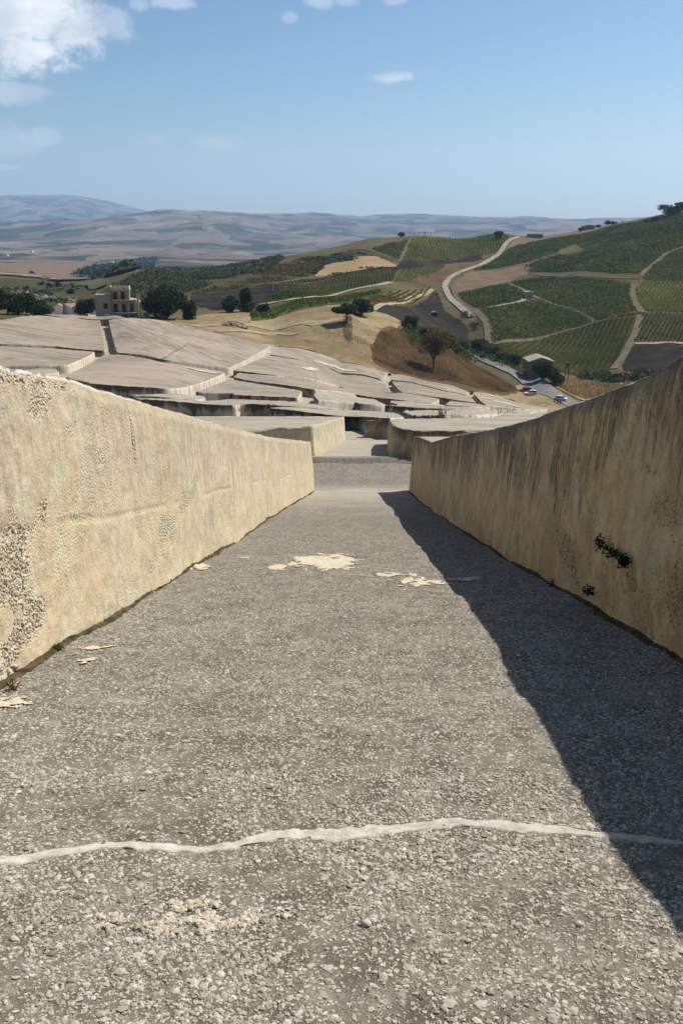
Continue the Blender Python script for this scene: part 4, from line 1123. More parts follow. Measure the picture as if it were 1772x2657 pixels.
def apartment():
    d = 294.0; rx, ry, rz = ray(252, 838); x, y = rx*d, ry*d; z = CAMZ + rz*d
    r = empty('ruined_apartment_house', (x, y, z-1.5), math.radians(10)); tag(r, 'abandoned apartment house with bare balconies and graffiti at the foot of the slope', 'building'); r.scale = (.875, 1, 1.07)
    # left wing: two storeys of grey render
    w = [(3.0,2.0,1.5,1.5),(2.8,5.3,1.5,1.7)]
    mb = MB(); facade(mb, 5.4, 9.4, w, 0, .3); mb.box(0, .3, .302, 9, 0, 9.4); mb.box(.302, 5.4, 8.7, 9, 0, 9.2); mb.box(.302, 5.398, .302, 8.698, 9.0, 9.2); mb.box(.302, 5.398, 4.2, 4.4, 0, 8.99)
    mb.build('wing_wall', M['plaster_grey'], r)
    for q in w:
        f = MB(); f.box(q[0]-.12, q[0]+q[2]+.12, -.08, -.003, q[1]-.14, q[1]-.003); f.build('window_sill', M['concrete'], r)
        f = MB(); f.box(q[0]+.003, q[0]+q[2]-.003, .2, .26, q[1]+.003, q[1]+q[3]-.003); f.build('shutter', M['dark'], r)
    MB().box(2.85, 4.65, -.03, -.003, 3.55, 3.95).build('painted_band', M['paint_blue'], r)
    # main body, three storeys, balconies across the front
    x0, x1 = 5.4, 14.2
    h0 = [(1.0,0,1.3,2.7),(4.0,0,1.3,2.7),(6.8,0,1.3,2.7)]
    mb = MB(); facade(mb, 8.8, 4.3, [(a,1.0,c,2.6) for a,_,c,_ in h0], 1.2, 1.5, x0, 0); facade(mb, 8.8, 3.4, [(a,0,c,2.5) for a,_,c,_ in [(.85,0,1.35,2.5),(3.8,0,1.3,2.5),(6.6,0,1.3,2.5)]], 1.2, 1.5, x0, 4.302)
    mb.box(x0, x0+.3, 1.502, 9, 0, 7.7); mb.box(x0+.302, x1, 8.7, 9, 0, 7.7)
    facade(mb, 7.19, 7.7, [(1.2,1.0,1.6,2.2),(1.2,4.9,1.6,2.2),(4.4,4.9,1.4,2.2)], x1-.3, x1, 1.503, 0, 'y')
    mb.box(x0+.302, x1-.302, 4.6, 4.8, 0, 7.7)
    mb.build('main_wall', M['plaster'], r)
    # top storey set back on the left, roofless on the right
    mb = MB(); facade(mb, 6.6, 3.2, [(.95,0,1.25,2.2),(3.7,0,1.3,2.2)], 1.2, 1.5, x0, 7.95); mb.box(x0, x0+.3, 1.502, 8, 7.95, 11.15); mb.box(x0+6.3, x0+6.6, 1.502, 8, 7.95, 11.15); mb.box(x0+.302, x0+6.298, 7.7, 8, 7.95, 11.15); mb.box(x0+.302, x0+6.298, 4.4, 4.6, 7.95, 10.4)
    mb.build('attic_wall', M['plaster'], r)
    for zz, xx1, y0 in ((4.05, x1+1.2, 0.0), (7.702, x1+.4, .5)):
        MB().box(x0+.1, xx1, y0, 1.198, zz, zz+.24).build('balcony', M['concrete'], r)
    MB().box(x0+.1, x1, 1.502, 8.9, 7.705, 7.94).build('terrace_slab', M['concrete'], r)
    MB().box(x0-.25, x0+6.85, .85, 8.2, 10.6, 10.85).build('cornice', M['concrete'], r)
    mb = MB(); mb.box(x0-.1, x0+6.7, .98, 1.18, 10.853, 11.6); mb.box(x0-.1, x0+.1, 1.182, 8.1, 10.853, 11.6); mb.box(x0+6.5, x0+6.7, 1.182, 8.1, 10.853, 11.6); mb.box(x0+.102, x0+6.498, 7.9, 8.1, 10.853, 11.6)
    mb.build('parapet', M['concrete'], r)
    for px, z0, z1 in ((x1+.75, -.5, 4.048), (x1+.75, 4.292, 9.3)):
        MB().box(px, px+.4, .1, .5, z0, z1).build('balcony_post', M['concrete'], r)
    MB().box(x1+.75, x1+1.15, .502, 8.6, 6.9, 7.3).build('frame_beam', M['concrete'], r)
    MB().box(x1+.75, x1+1.1, 8.2, 8.6, -.5, 9.4).build('balcony_post', M['concrete'], r)
    mb = MB(); mb.box(x0+6.7, x1+.3, 8.0, 8.25, 7.95, 9.3); mb.box(x1-.1, x1+.1, 5.5, 7.99, 7.95, 8.9); mb.build('broken_wall', M['rubblewall'], r)
    MB().box(x0+.1, x1+1.6, -.4, 1.19, .55, .8).build('front_step', M['concrete'], r)
    # timber left in the doors
    for a, zz in ((1.5, 4.31), (4.05, 4.31), (6.9, 4.31)):
        MB().box(x0+a, x0+a+.32, 1.3, 1.36, zz, zz+2.4).build('door_leaf', M['dark'], r)
    # spray paint scrawls (illegible)
    rg = random.Random(4)
    for gx, gw, m in ((x0+2.25, 1.6, 'paint_lilac'), (x0+5.3, 1.5, 'paint_blue')):
        g = MB().box(gx, gx+gw, 1.190, 1.197, 1.2, 2.7).build('graffiti', M[m], r)
        s = MB()
        for k in range(7):
            p = [(gx+rg.uniform(.1, gw-.1), 1.17, rg.uniform(1.3, 2.6)) for _ in range(3)]
            s.tube(p[0], p[1], .05, .05, 5); s.tube(p[1], p[2], .05, .04, 5)
        s.v = [(a, min(b, 1.185), c) for a, b, c in s.v]
        s.build('scrawl', M['paint_dark'], g)
    MB().prism([(x1+2.2,1.5),(x1+4.2,1.8),(x1+4.4,4),(x1+2.4,4)], -1, 3.9).build('outhouse', M['rubblewall'], r)
    return r
apartment()
def gable_house(name, label, px, py, d, w, L, he, hr, rz, wall, roof, wins=(), over=.35, cat='building', sidewins=()):
    rx, ry, rzv = ray(px, py); x, y = rx*d, ry*d; z = float(ground(x, y))
    r = empty(name, (x, y, z), rz); tag(r, label, cat)
    mb = MB(); facade(mb, w, he, [q for q in wins], 0, .4)
    mb.box(0, w, L-.4, L, 0, he)
    facade(mb, L-.804, he, list(sidewins), 0, .4, .402, 0, 'y'); mb.box(w-.4, w, .402, L-.402, 0, he)
    b = len(mb.v)
    for y0, y1 in ((0, .4), (L-.4, L)):
        b = len(mb.v); mb.v += [(0,y0,he+.002),(w,y0,he+.002),(w/2,y0,he+hr),(0,y1,he+.002),(w,y1,he+.002),(w/2,y1,he+hr)]
        mb.f += [(b,b+1,b+2),(b+5,b+4,b+3),(b,b+2,b+5,b+3),(b+1,b+4,b+5,b+2),(b,b+3,b+4,b+1)]
    mb.box(.402, w-.402, L*.5, L*.5+.2, 0, he-.1)
    mb.v = [(a, c, e-(2.5 if e < .001 else 0)) for a, c, e in mb.v]
    mb.build('wall', M[wall], r)
    k = hr/(w/2)
    for s in (-1, 1):
        xe = w/2 + s*(w/2+over); ze = he - over*k + .02; zr = he+hr+.02
        rf = MB(); y0, y1 = -over, L+over
        v = [(xe,y0,ze),(w/2,y0,zr),(w/2,y1,zr),(xe,y1,ze)]; v += [(a,c,e+.16) for a,c,e in v]
        rf.v = v; rf.f = [(0,1,2,3)[::s], (4,5,6,7)[::-s], (0,4,5,1)[::s], (2,6,7,3)[::s], (0,3,7,4)[::s], (1,5,6,2)[::s]]
        ro = rf.build('roof_slope', M[roof], r)
        # courses of tiles
        n = max(4, int(w/2/.6)); cs = MB()
        for i in range(n):
            t0 = i/n; xa = xe+(w/2-xe)*t0; za = ze+(zr-ze)*t0+.165
            t1 = t0+.55/n; xb = xe+(w/2-xe)*t1; zb = ze+(zr-ze)*t1+.165
            v0 = len(cs.v); cs.v += [(xa,y0,za),(xb,y0,zb),(xb,y1,zb),(xa,y1,za),(xa,y0,za+.07),(xb,y0,zb+.02),(xb,y1,zb+.02),(xa,y1,za+.07)]
            cs.f += [(v0,v0+4,v0+5,v0+1),(v0+2,v0+6,v0+7,v0+3),(v0,v0+3,v0+7,v0+4),(v0+1,v0+5,v0+6,v0+2),(v0+4,v0+7,v0+6,v0+5)]
        cs.build('tile_course', M[roof], ro)
    return r
hs = gable_house('farm_ruin', 'derelict two storey farmhouse with pale roof beside the asphalt road', 1370, 977, 345, 9.2, 10.5, 7.0, 1.5, 0.0, 'rubblewall', 'tile',
   wins=[(1.2,3.9,1.0,1.6),(6.6,3.9,1.0,1.6)], sidewins=[(1.0,.0,1.2,2.3),(1.0,3.6,.9,2.1),(4.2,3.6,1.0,2.3),(7.0,3.6,.9,2.1),(4.2,.0,1.1,2.4)])
MB().box(-.9, -.003, 1.0, 7.0, 3.3, 3.5).build('balcony', M['concrete'], hs)
MB().box(-.03, -.002, 6.2, 9.5, .0, 3.1).build('pink_plaster', M['pinkwall'], hs)
wh = gable_house('small_white_house', 'small white house with a low brown roof left of the ruined apartment house', 158, 822, 322, 6.4, 7.5, 2.6, 1.1, math.radians(-38), 'white', 'tile_red', wins=[], sidewins=[])
for k in range(3): MB().box(6.402, 6.44, 1.2+k*2.0, 1.9+k*2.0, 1.0, 2.0).build('window', M['dark'], wh)
gable_house('farm_shed', 'tiny white shed squeezed between the trees left of the small white house', 144, 820, 318, 2.4, 3, 2.8, .6, 0.1, 'white', 'tile_red')
gable_house('field_hut', 'pale square hut among the dark vineyards', 1363, 783, 540, 4.6, 4.6, 3.4, .35, .15, 'concrete', 'concrete', wins=[(1.8,0,1.0,2.2)], cat='hut')
gable_house('dark_hut', 'small dark hut with a pale roof at the top of the ploughed field', 1124, 776, 470, 2.4, 2.2, 1.9, .3, .3, 'dark', 'concrete', cat='hut')
gable_house('ridge_farm', 'small farm building on the ridge among dark trees', 1514, 592, 1000, 12, 8, 4.2, 1.4, .1, 'plaster', 'tile_red')
def crest_wall():
    d = 950; a = ray(1366, 612); b = ray(1408, 612)
    x, y = a[0]*d, a[1]*d; z = float(ground(x, y)); w = math.hypot(b[0]*d-x, b[1]*d-y)
    r = empty('roofless_barn', (x, y, z), math.atan2(b[1]*d-y, b[0]*d-x)); tag(r, 'long low roofless barn on the crest beside the white road', 'building')
    mb = MB(); mb.box(0, w, 0, .6, -3, 3.2); mb.box(0, .6, .602, 7, -3, 3.2); mb.box(w-.6, w, .602, 7, -3, 3.2); mb.box(.602, w-.602, 6.4, 7, -3, 2.6); mb.build('wall', M['rubblewall'], r)
    mb = MB(); mb.box(-.1, w+.1, -.1, .7, 3.203, 3.4); mb.build('coping', M['concrete'], r)
crest_wall()
G = 'far farm buildings in the valley'
for px, py, w, lab in [(12,664,8,'pair of white farm walls far out at the left edge'),(80,655,5,'white farmhouse speck right of the far left farm'),(278,684,16,'long pale farm shed beyond the tan valley field')]:
    x, y = cast(px, py, 0, 900); dd = math.hypot(x, y)
    o = gable_house('valley_farm', lab, px, py, dd, w*dd/FPX, 14, 5, 2, .0, 'white', 'tile'); o['group'] = G
# rubble heap behind the dirt yard
def heap():
    rng = np.random.default_rng(9); x, y = cast(606, 846, 0, 240); z = float(ground(x, y))
    r = empty('rubble_heap', (x, y, z)); tag(r, 'low heap of pale rubble and dry brush on the dirt yard', 'rubble heap')
    A, B = np.meshgrid(np.linspace(-1, 1, 28), np.linspace(-1, 1, 20)); rr = np.hypot(A, B)
    Z = 2.0*np.clip(1-rr, 0, 1)**.8*(1+.35*fbm(A*3, B*3, s=3, o=3)) - .2
    newmesh('mound', np.stack([A*4.8, B*3, Z], -1).reshape(-1, 3), gridfaces(20, 28), M['dirt'], r)
    n = 150; p = rng.normal(0, .5, (n, 2)); q = np.clip(1-np.hypot(p[:,0], p[:,1]), 0, 1)
    stones('rubble', np.c_[p[:,0]*4.5, p[:,1]*2.8, 1.9*q**.8], rng.uniform(.12, .42, n), M['wstone'], r, rng, .8)
heap()
# ------------------------------------------------------------------ cars, poles, barrier
def car(label, x, y, rz, paint, suv=True):
    z = float(ground(x, y)) + .46
    r = empty('parked_car', (x, y, z), rz); tag(r, label, 'car', 'cars parked at the foot of the blocks')
    L, W, H = (4.4, 1.84, 1.66) if suv else (3.95, 1.72, 1.50)
    # lower body: cross sections along the length (x forward)
    xs = np.array([-.5,-.485,-.40,-.25,0,.22,.33,.44,.485,.5])*L
    belt = np.array([.62,.86,.98,.98,.96,.95,.93,.80,.66,.52])*(H/1.66)
    wd = np.array([.40,.455,.49,.5,.5,.5,.49,.46,.43,.36])*W
    rows = []
    for X, b, w in zip(xs, belt, wd):
        z0 = .26
        prof = [(0,z0),(w*.86,z0),(w*.97,z0+.12),(w,.52),(w*.97,b-.06),(w*.86,b),(0,b+.02)]
        prof = prof + [(-a, c) for a, c in prof[-2:0:-1]]
        rows.append([(X, a, c) for a, c in prof])
    n = len(rows[0]); V = np.array(rows).reshape(-1, 3); F = gridfaces(len(rows), n, True).tolist(); F += [list(range(n))[::-1], list(range((len(rows)-1)*n, len(rows)*n))]
    body = newmesh('body', V, F, M[paint], r, True)
    try: body.data.set_sharp_from_angle(angle=math.radians(40))
    except Exception: pass
    # cabin glass and roof
    zb = .95*H/1.66
    x0, x1 = (-.47*L, .24*L) if suv else (-.46*L, .26*L); t0, t1 = (-.40*L, .06*L) if suv else (-.36*L, .06*L)
    def ring(zq, a, b, w): return [(a,-w,zq),(b,-w,zq),(b+.08,0,zq),(b,w,zq),(a,w,zq),(a-.05,0,zq)]
    A, B = ring(zb-.04, x0, x1, W*.45), ring(H-.09, t0, t1, W*.37)
    V = np.array(A+B); k = 6
    newmesh('window_glass', V, [[i,(i+1)%k,k+(i+1)%k,k+i] for i in range(k)]+[list(range(k,2*k))], M['glass'], r, False)
    C = ring(H-.10, t0-.06, t1+.10, W*.385); D = ring(H, t0+.12, t1-.10, W*.31)
    roof = newmesh('roof', np.array(C+D), [[i,(i+1)%k,k+(i+1)%k,k+i] for i in range(k)]+[list(range(k,2*k)), list(range(k))[::-1]], M[paint], r, True)
    for s in (-1, 1):
        for (xa, xb) in ((x1, t1+.05), (.02*L, -.03*L), (x0, t0)):
            MB().tube((xa, s*W*.452, zb-.04), (xb, s*W*.378, H-.09), .045, .045, 6).build('pillar', M[paint], r)
    for s in (-1, 1):
        for X in (.31*L, -.30*L):
            w = MB().tube((X, s*(W*.5-.20), .335), (X, s*(W*.5+.012), .335), .335, .335, 20).build('wheel', M['rubber'], r)
            MB().tube((X, s*(W*.5+.0125), .335), (X, s*(W*.5+.03), .335), .215, .19, 14).build('rim', M['alloy'], w)
            MB().tube((X, s*(W*.5-.19), .36), (X, s*(W*.5+.004), .36), .40, .40, 20).build('wheel_arch', M['black'], r)
        MB().box(.455*L, .485*L, s*W*.30-.16, s*W*.30+.16, .62*H/1.66, .76*H/1.66).build('headlight', M['lamp'], r)
        MB().box(-.497*L, -.47*L, s*W*.34-.10, s*W*.34+.10, .72, .92*H/1.66).build('tail_light', M['lampred'], r)
        MB().box(.15*L, .15*L+.14, s*(W*.5+.02)-.08, s*(W*.5+.02)+.09, zb-.02, zb+.13).build('wing_mirror', M[paint], r)
    MB().box(.478*L, .503*L, -W*.33, W*.33, .30, .50).build('bumper_grille', M['black'], r)
    mb = MB(); mb.box(-.32*L, .30*L, -W*.503, W*.503, .25, .33); mb.build('sill', M['black'], r)
    return r
def at(px, py, up=0, dmin=240): return cast(px, py, up, dmin)
p = at(1363, 1022); car('dark red car parked behind the white SUV on the dirt verge', float(p[0]), float(p[1])+1.5, math.radians(188), 'carred', True)
p = at(1373, 1027); car('white SUV with dark windows parked in front of the red car', float(p[0]), float(p[1])-1.2, math.radians(186), 'carwhite', True)
p = at(1455, 1042); car('white hatchback parked alone at the road edge, half hidden by the right wall', float(p[0]), float(p[1]), math.radians(-28), 'carwhite', False)
def barrier():
    a, b = at(1437, 1042), at(1452, 1051); za, zb = float(ground(*a)), float(ground(*b))
    r = empty('low_barrier', (a[0], a[1], za)); tag(r, 'low dark beam barrier on the verge beside the lone white hatchback', 'barrier')
    dx, dy, dz = b[0]-a[0], b[1]-a[1], zb-za
    k = 9.0/math.hypot(dx, dy); dx, dy = dx*k, dy*k; dz = float(ground(a[0]+dx, a[1]+dy))-za
    MB().tube((0,0,1.0), (dx,dy,dz+1.0), .26, .26, 8).build('beam', M['steel'], r)
    for t in (.06, .5, .94): MB().tube((dx*t,dy*t,dz*t-.2), (dx*t,dy*t,dz*t+.9), .12, .12, 6).build('post', M['steel'], r)
barrier()
def crash_rail():
    pts = [at(*q) for q in C3((195,1006),(270,1035),(330,1052),(385,1075))]
    x, y = pts[0]; z = float(ground(x, y)); r = empty('crash_barrier', (x, y, z)); tag(r, 'grey crash barrier along the far edge of the asphalt road', 'barrier')
    P = np.array(pts); s = np.r_[0, np.cumsum(np.hypot(*np.diff(P, axis=0).T))]; q = np.arange(0, s[-1], 4.0)
    X = np.interp(q, s, P[:,0]); Y = np.interp(q, s, P[:,1]); Z = ground(X, Y)
    mb = MB()
    for i in range(len(q)-1): mb.tube((X[i]-x, Y[i]-y, Z[i]-z+.75), (X[i+1]-x, Y[i+1]-y, Z[i+1]-z+.75), .18, .18, 6)
    mb.build('rail', M['track'], r)
    for i in range(len(q)): MB().box(X[i]-x-.08, X[i]-x+.08, Y[i]-y-.08, Y[i]-y+.08, Z[i]-z-.3, Z[i]-z+.56).build('post', M['timber'], r)
crash_rail()
def hpole():
    x, y = at(1463, 990); z = float(ground(x, y)); r = empty('transformer_pole', (x, y, z)); tag(r, 'twin legged dark timber power pole by the golden grass', 'power pole')
    for s in (0, 1.35): MB().tube((s, 0, -.5), (s+.35*(s == 0), 0, 7.2), .16, .12, 8).build('leg', M['timber'], r)
    MB().box(.1, 1.6, -.1, .1, 6.75, 6.95).build('crossarm', M['timber'], r); MB().box(.1, 1.6, -.1, .1, 5.6, 5.8).build('crossarm', M['timber'], r)
    MB().box(.5, 1.25, -.35, -.12, 5.85, 6.7).build('switch_box', M['timber'], r)
    for q in (.25, .85, 1.45): MB().tube((q, 0, 6.95), (q, 0, 7.3), .06, .09, 8).build('insulator', M['white'], r)
hpole()
def pole(px, py, hpx, d, label, arm=True, group='utility poles', white=False):
    rx, ry, _ = ray(px, py)
    if d is None: x, y = at(px, py)
    else: x, y = rx*d, ry*d
    z = float(ground(x, y)); dd = y*CP-(z-CAMZ)*SP; h = hpx*dd/FPX
    r = empty('utility_pole', (x, y, z)); tag(r, label, 'pole', group)
    MB().tube((0, 0, -.4), (0, 0, h), .17*dd/700+.05, .12*dd/700+.04, 8).build('post', M['concrete' if white else 'timber'], r)
    if arm: MB().box(-.9, .9, -.08, .08, h-.7, h-.5).build('crossarm', M['timber'], r)
C = lambda x, y: (600+x/2.412, 540+y/2.412)
pole(*C(1210,180), 13, 880, 'thin pole on the crest, left one of the vineyard crest')
pole(*C(1368,180), 13, 880, 'thin pole with a crossarm on the crest, in the middle of the striped crest vineyard')
pole(*C(1514,180), 11, 885, 'thin pole on the crest left of the lone crest tree')
pole(*C(262,522), 21, None, 'pale pole at the lower left corner of the long striped vineyard', False, white=True)
pole(1150+1100/2.521, 520+1208/2.521, 22, 330, 'short white post in the golden grass behind the right wall', False, white=True)
pole(1150+1170/2.521, 520+136/2.521, 9, 930, 'tiny pole on the skyline of the right hand ridge')
# ------------------------------------------------------------------ haze, fields, tracks and roads
def haze():
    t = bpy.data.materials.new('thin_summer_haze'); t.use_nodes = True; n = t.node_tree.nodes; n.clear()
    out = n.new('ShaderNodeOutputMaterial'); v = n.new('ShaderNodeVolumePrincipled')
    v.inputs['Color'].default_value = (.43, .68, 1.0, 1); v.inputs['Density'].default_value = 6.0e-5; v.inputs['Anisotropy'].default_value = .25
    t.node_tree.links.new(v.outputs[0], out.inputs['Volume'])
    mb = MB().box(-18600, 18600, -18600, 18600, -700, 900)
    o = mb.build('haze', t, origin=np.zeros(3)); tag(o, kind='stuff'); return o
haze()

def fld(name, px, mat, lift=.22, step=4.0, wob=.8, dmin=240):
    return sheet(name, world_poly(px, 0, dmin, 1020 if dmin < 400 else 18000), M[mat], lift, step, wob=wob)
fld('dry_mound', [(440,836),(470,826),(560,812),(640,806),(760,800),(850,792),(960,786),(1010,800),(1060,838),(1100,862),(1130,890),(1060,930),(1022,972),(1004,972),(890,942),(715,899),(545,870)], 'dirt', .12)
fld('russet_bank', [(960,905),(985,860),(1040,850),(1100,862),(1160,890),(1200,925),(1250,955),(1300,985),(1330,1002),(1350,1020),(1330,1040),(1230,1022),(1140,1000),(1022,972),(970,940)], 'russet', .25)
fld('parking_verge', [(1335,1005),(1350,998),(1380,1008),(1420,1028),(1470,1052),(1500,1075),(1440,1075),(1330,1040),(1230,1016),(1300,1028),(1340,1024)], 'dirt', .3)
fld('golden_verge', C3((770,1165),(880,1170),(1000,1185),(1090,1205),(1300,1180),(1300,1260),(1000,1330),(850,1285),(740,1225)), 'hay', .24)
fld('burnt_field', C2((0,515),(160,485),(430,448),(640,425),(1040,370),(1060,340),(1200,335),(1568,288),(1568,330),(1400,343),(1060,388),(640,436),(340,468),(180,600),(130,640),(-120,640),(-240,590),(-260,550)), 'burnt', .16)
fld('valley_scrubland', Z4((-40,372),(200,392),(500,410),(780,470),(1000,520),(1250,570),(1200,640),(1050,760),(700,830),(-40,800)), 'scrubground', .9, 12, 4, 330)
fld('scrub_slope', C1((560,640),(640,592),(790,530),(1010,468),(1200,442),(1568,432),(1650,425),(1568,505),(1250,572),(1100,640),(1060,700),(960,740),(820,760)), 'scrubground', .14)
fld('hay_field', C2((520,425),(560,385),(600,350),(740,312),(900,302),(1035,358),(1036,368),(700,408),(560,430)), 'hay')
fld('scrubby_slope', C2((-250,545),(-130,500),(0,462),(250,380),(450,312),(740,268),(870,270),(950,292),(1030,345),(900,300),(740,310),(600,348),(520,420),(430,432),(0,512)), 'scrubground', .18)
fld('russet_field', C2((1100,462),(1200,420),(1310,393),(1400,360),(1568,322),(1568,348),(1330,455),(1200,482)), 'russet')
fld('green_strip', C2((120,640),(330,605),(700,552),(950,510),(960,530),(760,580),(560,620),(330,668),(120,705)), 'greenf')
fld('mixed_field', C2((850,572),(1000,525),(1270,486),(1255,510),(900,632),(855,640)), 'mixedf')
fld('ploughed_field', C2((890,645),(1270,516),(1305,555),(1330,640),(1440,705),(1490,775),(1470,835),(1380,830),(1290,815),(1180,775),(1080,720),(1010,682)), 'plough')
fld('pink_stubble_field', C3((400,330),(440,285),(490,245),(650,232),(870,192),(1050,172),(1055,182),(700,248)), 'stubble', .22, 5)
fld('stubble_field', C3((78,608),(75,560),(75,525),(190,468),(500,422),(700,378),(620,402),(550,440),(545,488),(400,542),(230,578)), 'stubble')
fld('ploughed_hollow', C3((1215,960),(1440,942),(1568,955),(1568,1060),(1400,1130),(1170,1115)), 'plough')
fld('fallow_knoll', C3((750,330),(830,300),(865,288),(900,310),(960,325),(860,345),(750,360)), 'mixedf', .4)
fld('tan_valley_field', Z4((-30,232),(200,215),(650,207),(1100,212),(1290,226),(1290,246),(900,372),(1180,428),(1050,445),(780,452),(500,392),(200,360),(-30,350)), 'stubble', 2.5, 30, 10, 700)
fld('pine_wood_ground', Z4((900,382),(1050,335),(1290,246),(1568,235),(1900,160),(2040,150),(1980,215),(1700,330),(1500,425),(1200,425)), 'valleygreen', 3.0, 30, 8, 700)
fld('pale_valley_track', Z4((-20,352),(200,366),(500,398),(720,436),(740,444),(500,410),(200,380),(-20,368)), 'chalk', 2.6, 20, 0, 700)
fld('green_valley_field', Z4((1000,455),(1200,432),(1440,436),(1400,500),(1250,560),(1000,520),(850,480)), 'valleygreen', 1.5, 25, 6, 500)

def rib(name, px, w, mat, lift=.40, step=4, dmin=240, **k):
    return ribbon(name, np.array([cast(x, y, 0, dmin, 1040) for x, y in px]), w, M[mat], lift, step, **k)
rib('main_road', C3((498,240),(470,247),(405,288),(372,342),(335,372),(235,428),(125,465),(42,508),(6,555),(30,620),(85,680),(150,735),(190,765)), 3.9, 'whiteroad', .55, 3, uneven=.18)
rib('asphalt_road', [(1212,900),(1228,914),(1252,930),(1290,948),(1330,968),(1368,988),(1410,1012),(1455,1034),(1500,1058)], [6.0,6.5,7,7.5,8.5,9,9,9,8], 'road', .45, 2, uneven=.05)
rib('gravel_track', C3((62,560),(78,600),(105,660),(165,712),(230,735),(278,790),(300,880),(292,958)), 4.0, 'track', .45, 3)
rib('farm_track', C3((556,484),(700,494),(870,499),(1000,501),(1110,508),(1230,520),(1290,512)), 2.5, 'track')
rib('farm_track', C3((1290,495),(1330,450),(1400,395),(1450,348),(1510,325),(1580,302)), 2.5, 'track')
rib('farm_track', C3((1240,550),(1228,600),(1240,650),(1272,705),(1300,735)), 3.7, 'track')
rib('farm_track', C3((1300,738),(1200,760),(1050,778),(985,798),(800,850),(600,903),(450,928),(315,945)), 2.0, 'track')
rib('farm_track', C3((425,545),(560,622),(700,678),(790,700),(880,728),(960,768),(988,796)), 2.2, 'track')
rib('farm_track', C3((245,714),(370,692),(490,668),(530,650)), 3, 'chalk')
rib('farm_track', C3((1285,750),(1270,820),(1240,900),(1200,985),(1110,1105)), 3.1, 'track')
rib('farm_track', C3((1245,940),(1400,938),(1480,928),(1568,940)), 3, 'chalk')
rib('farm_track', C2((1115,198),(1090,250),(1055,335)), 3.1, 'track')
rib('farm_track', C2((700,262),(860,262),(940,288),(1060,342)), 2.5, 'track')
rib('field_path', C2((885,643),(1000,600),(1130,560),(1262,512)), 2.6, 'chalk')
rib('field_path', C2((190,608),(330,585),(500,560),(700,528),(860,493),(1000,468)), 4, 'chalk')
rib('dirt_track', [(500,848),(560,842),(640,848),(720,846),(800,842),(850,838)], 5, 'chalk', .3)
rib('dirt_track', [(560,862),(650,862),(720,866),(765,870)], 3, 'chalk', .3)
rib('dirt_track', [(800,846),(850,836),(890,826)], 4, 'chalk', .3)

# wandering burn marks left in the mown hay
for i in range(15):
    x0 = 452 + i*17; xs = [x0 + 60 + 14*math.sin(i*1.7), x0+52, x0+66, x0+44, x0+58, x0+30]; ys = [398-i*6.5, 384-i*6, 368-i*5.2, 348-i*4, 334-i*2.9, 322-i*2.4][::-1]
    rib('burn_mark', C2(*[(a, b) for a, b in zip(xs, ys)]), 2.6, 'burnt', .5, 3, uneven=.6)
def vineyard(label, px, dirpx, spacing, mat, per_m=2.2, ls=.7, h=1.35, parts=False, seed=1, soil='soil', gap=.0, dmin=260, jit=None):
    jit = jit or (.34 if mat == 'vine_d' else .09)
    P = ccw(world_poly(px, 0, dmin, 1040)); rng = np.random.default_rng(seed)
    a, b = cast(*dirpx[0], 0, dmin, 1040), cast(*dirpx[1], 0, dmin, 1040); d = (b-a)/np.hypot(*(b-a)); nrm = np.array([-d[1], d[0]])
    t = P@nrm; u0 = P@d
    cx, cy = P.mean(0); cz = float(ground(cx, cy))
    root = empty('vineyard', (cx, cy, cz)); tag(root, label, 'vineyard', 'vineyards on the hillside')
    so = sheet('vineyard_soil', P, M[soil], .20, 4.0, parent=None)
    so.data.transform(Matrix.Translation((-cx, -cy, -cz))); so.parent = root
    if 'kind' in so: del so['kind']
    allC = []
    k = 0
    for tt in np.arange(t.min()+spacing*.5, t.max(), spacing):
        n = int((u0.max()-u0.min())*per_m*2.3)
        u = rng.uniform(u0.min(), u0.max(), n); q = u[:,None]*d + (tt+rng.normal(0, jit, n))[:,None]*nrm
        m = inpoly(P, q[:,0], q[:,1]); q = q[m]
        if gap: q = q[fbm(q[:,0]/6, q[:,1]/6, s=seed, o=2) > gap-1]
        if len(q) < 6: continue
        z = ground(q[:,0], q[:,1]) + rng.uniform(.35, h, len(q))*(1+.25*vnoise(q[:,0]/5, q[:,1]/5, s=seed+3))
        C = np.c_[q, z] - [cx, cy, cz]
        tone = np.clip(.42 + .32*fbm(q[:,0]/28, q[:,1]/28, s=seed+1, o=3) + .05*vnoise(q[:,0]*0+tt, q[:,0]*0, s=4) + rng.normal(0, .14, len(q)), 0, 1)
        if parts:
            V, F, T = leafquads(C, ls*rng.uniform(.7, 1.3, len(q)), rng, tone)
            newmesh('vine_row', V, F, M[mat], root, False, {'tone': T})['kind'] = 'stuff'; k += 1
        else: allC.append((C, tone))
    if allC:
        C = np.concatenate([c for c, _ in allC]); tone = np.concatenate([q for _, q in allC])
        V, F, T = leafquads(C, ls*rng.uniform(.7, 1.3, len(C)), rng, tone)
        tag(newmesh('vine_rows', V, F, M[mat], root, False, {'tone': T}), kind='stuff')
    return root
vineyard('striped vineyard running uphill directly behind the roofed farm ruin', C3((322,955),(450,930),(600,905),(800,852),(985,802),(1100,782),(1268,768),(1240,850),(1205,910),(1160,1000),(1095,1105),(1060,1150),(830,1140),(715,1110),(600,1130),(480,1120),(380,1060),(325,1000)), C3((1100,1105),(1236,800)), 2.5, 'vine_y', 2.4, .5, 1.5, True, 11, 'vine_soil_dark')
vineyard('dark vineyard below the pale hut, bordered by the curving gravel track', C3((240,718),(370,698),(500,676),(560,655),(655,662),(800,708),(880,735),(975,792),(800,845),(600,895),(310,938),(308,850),(285,785)), C3((330,920),(800,830)), 2.1, 'vine_d', 2.2, .8, 1.4, True, 12)
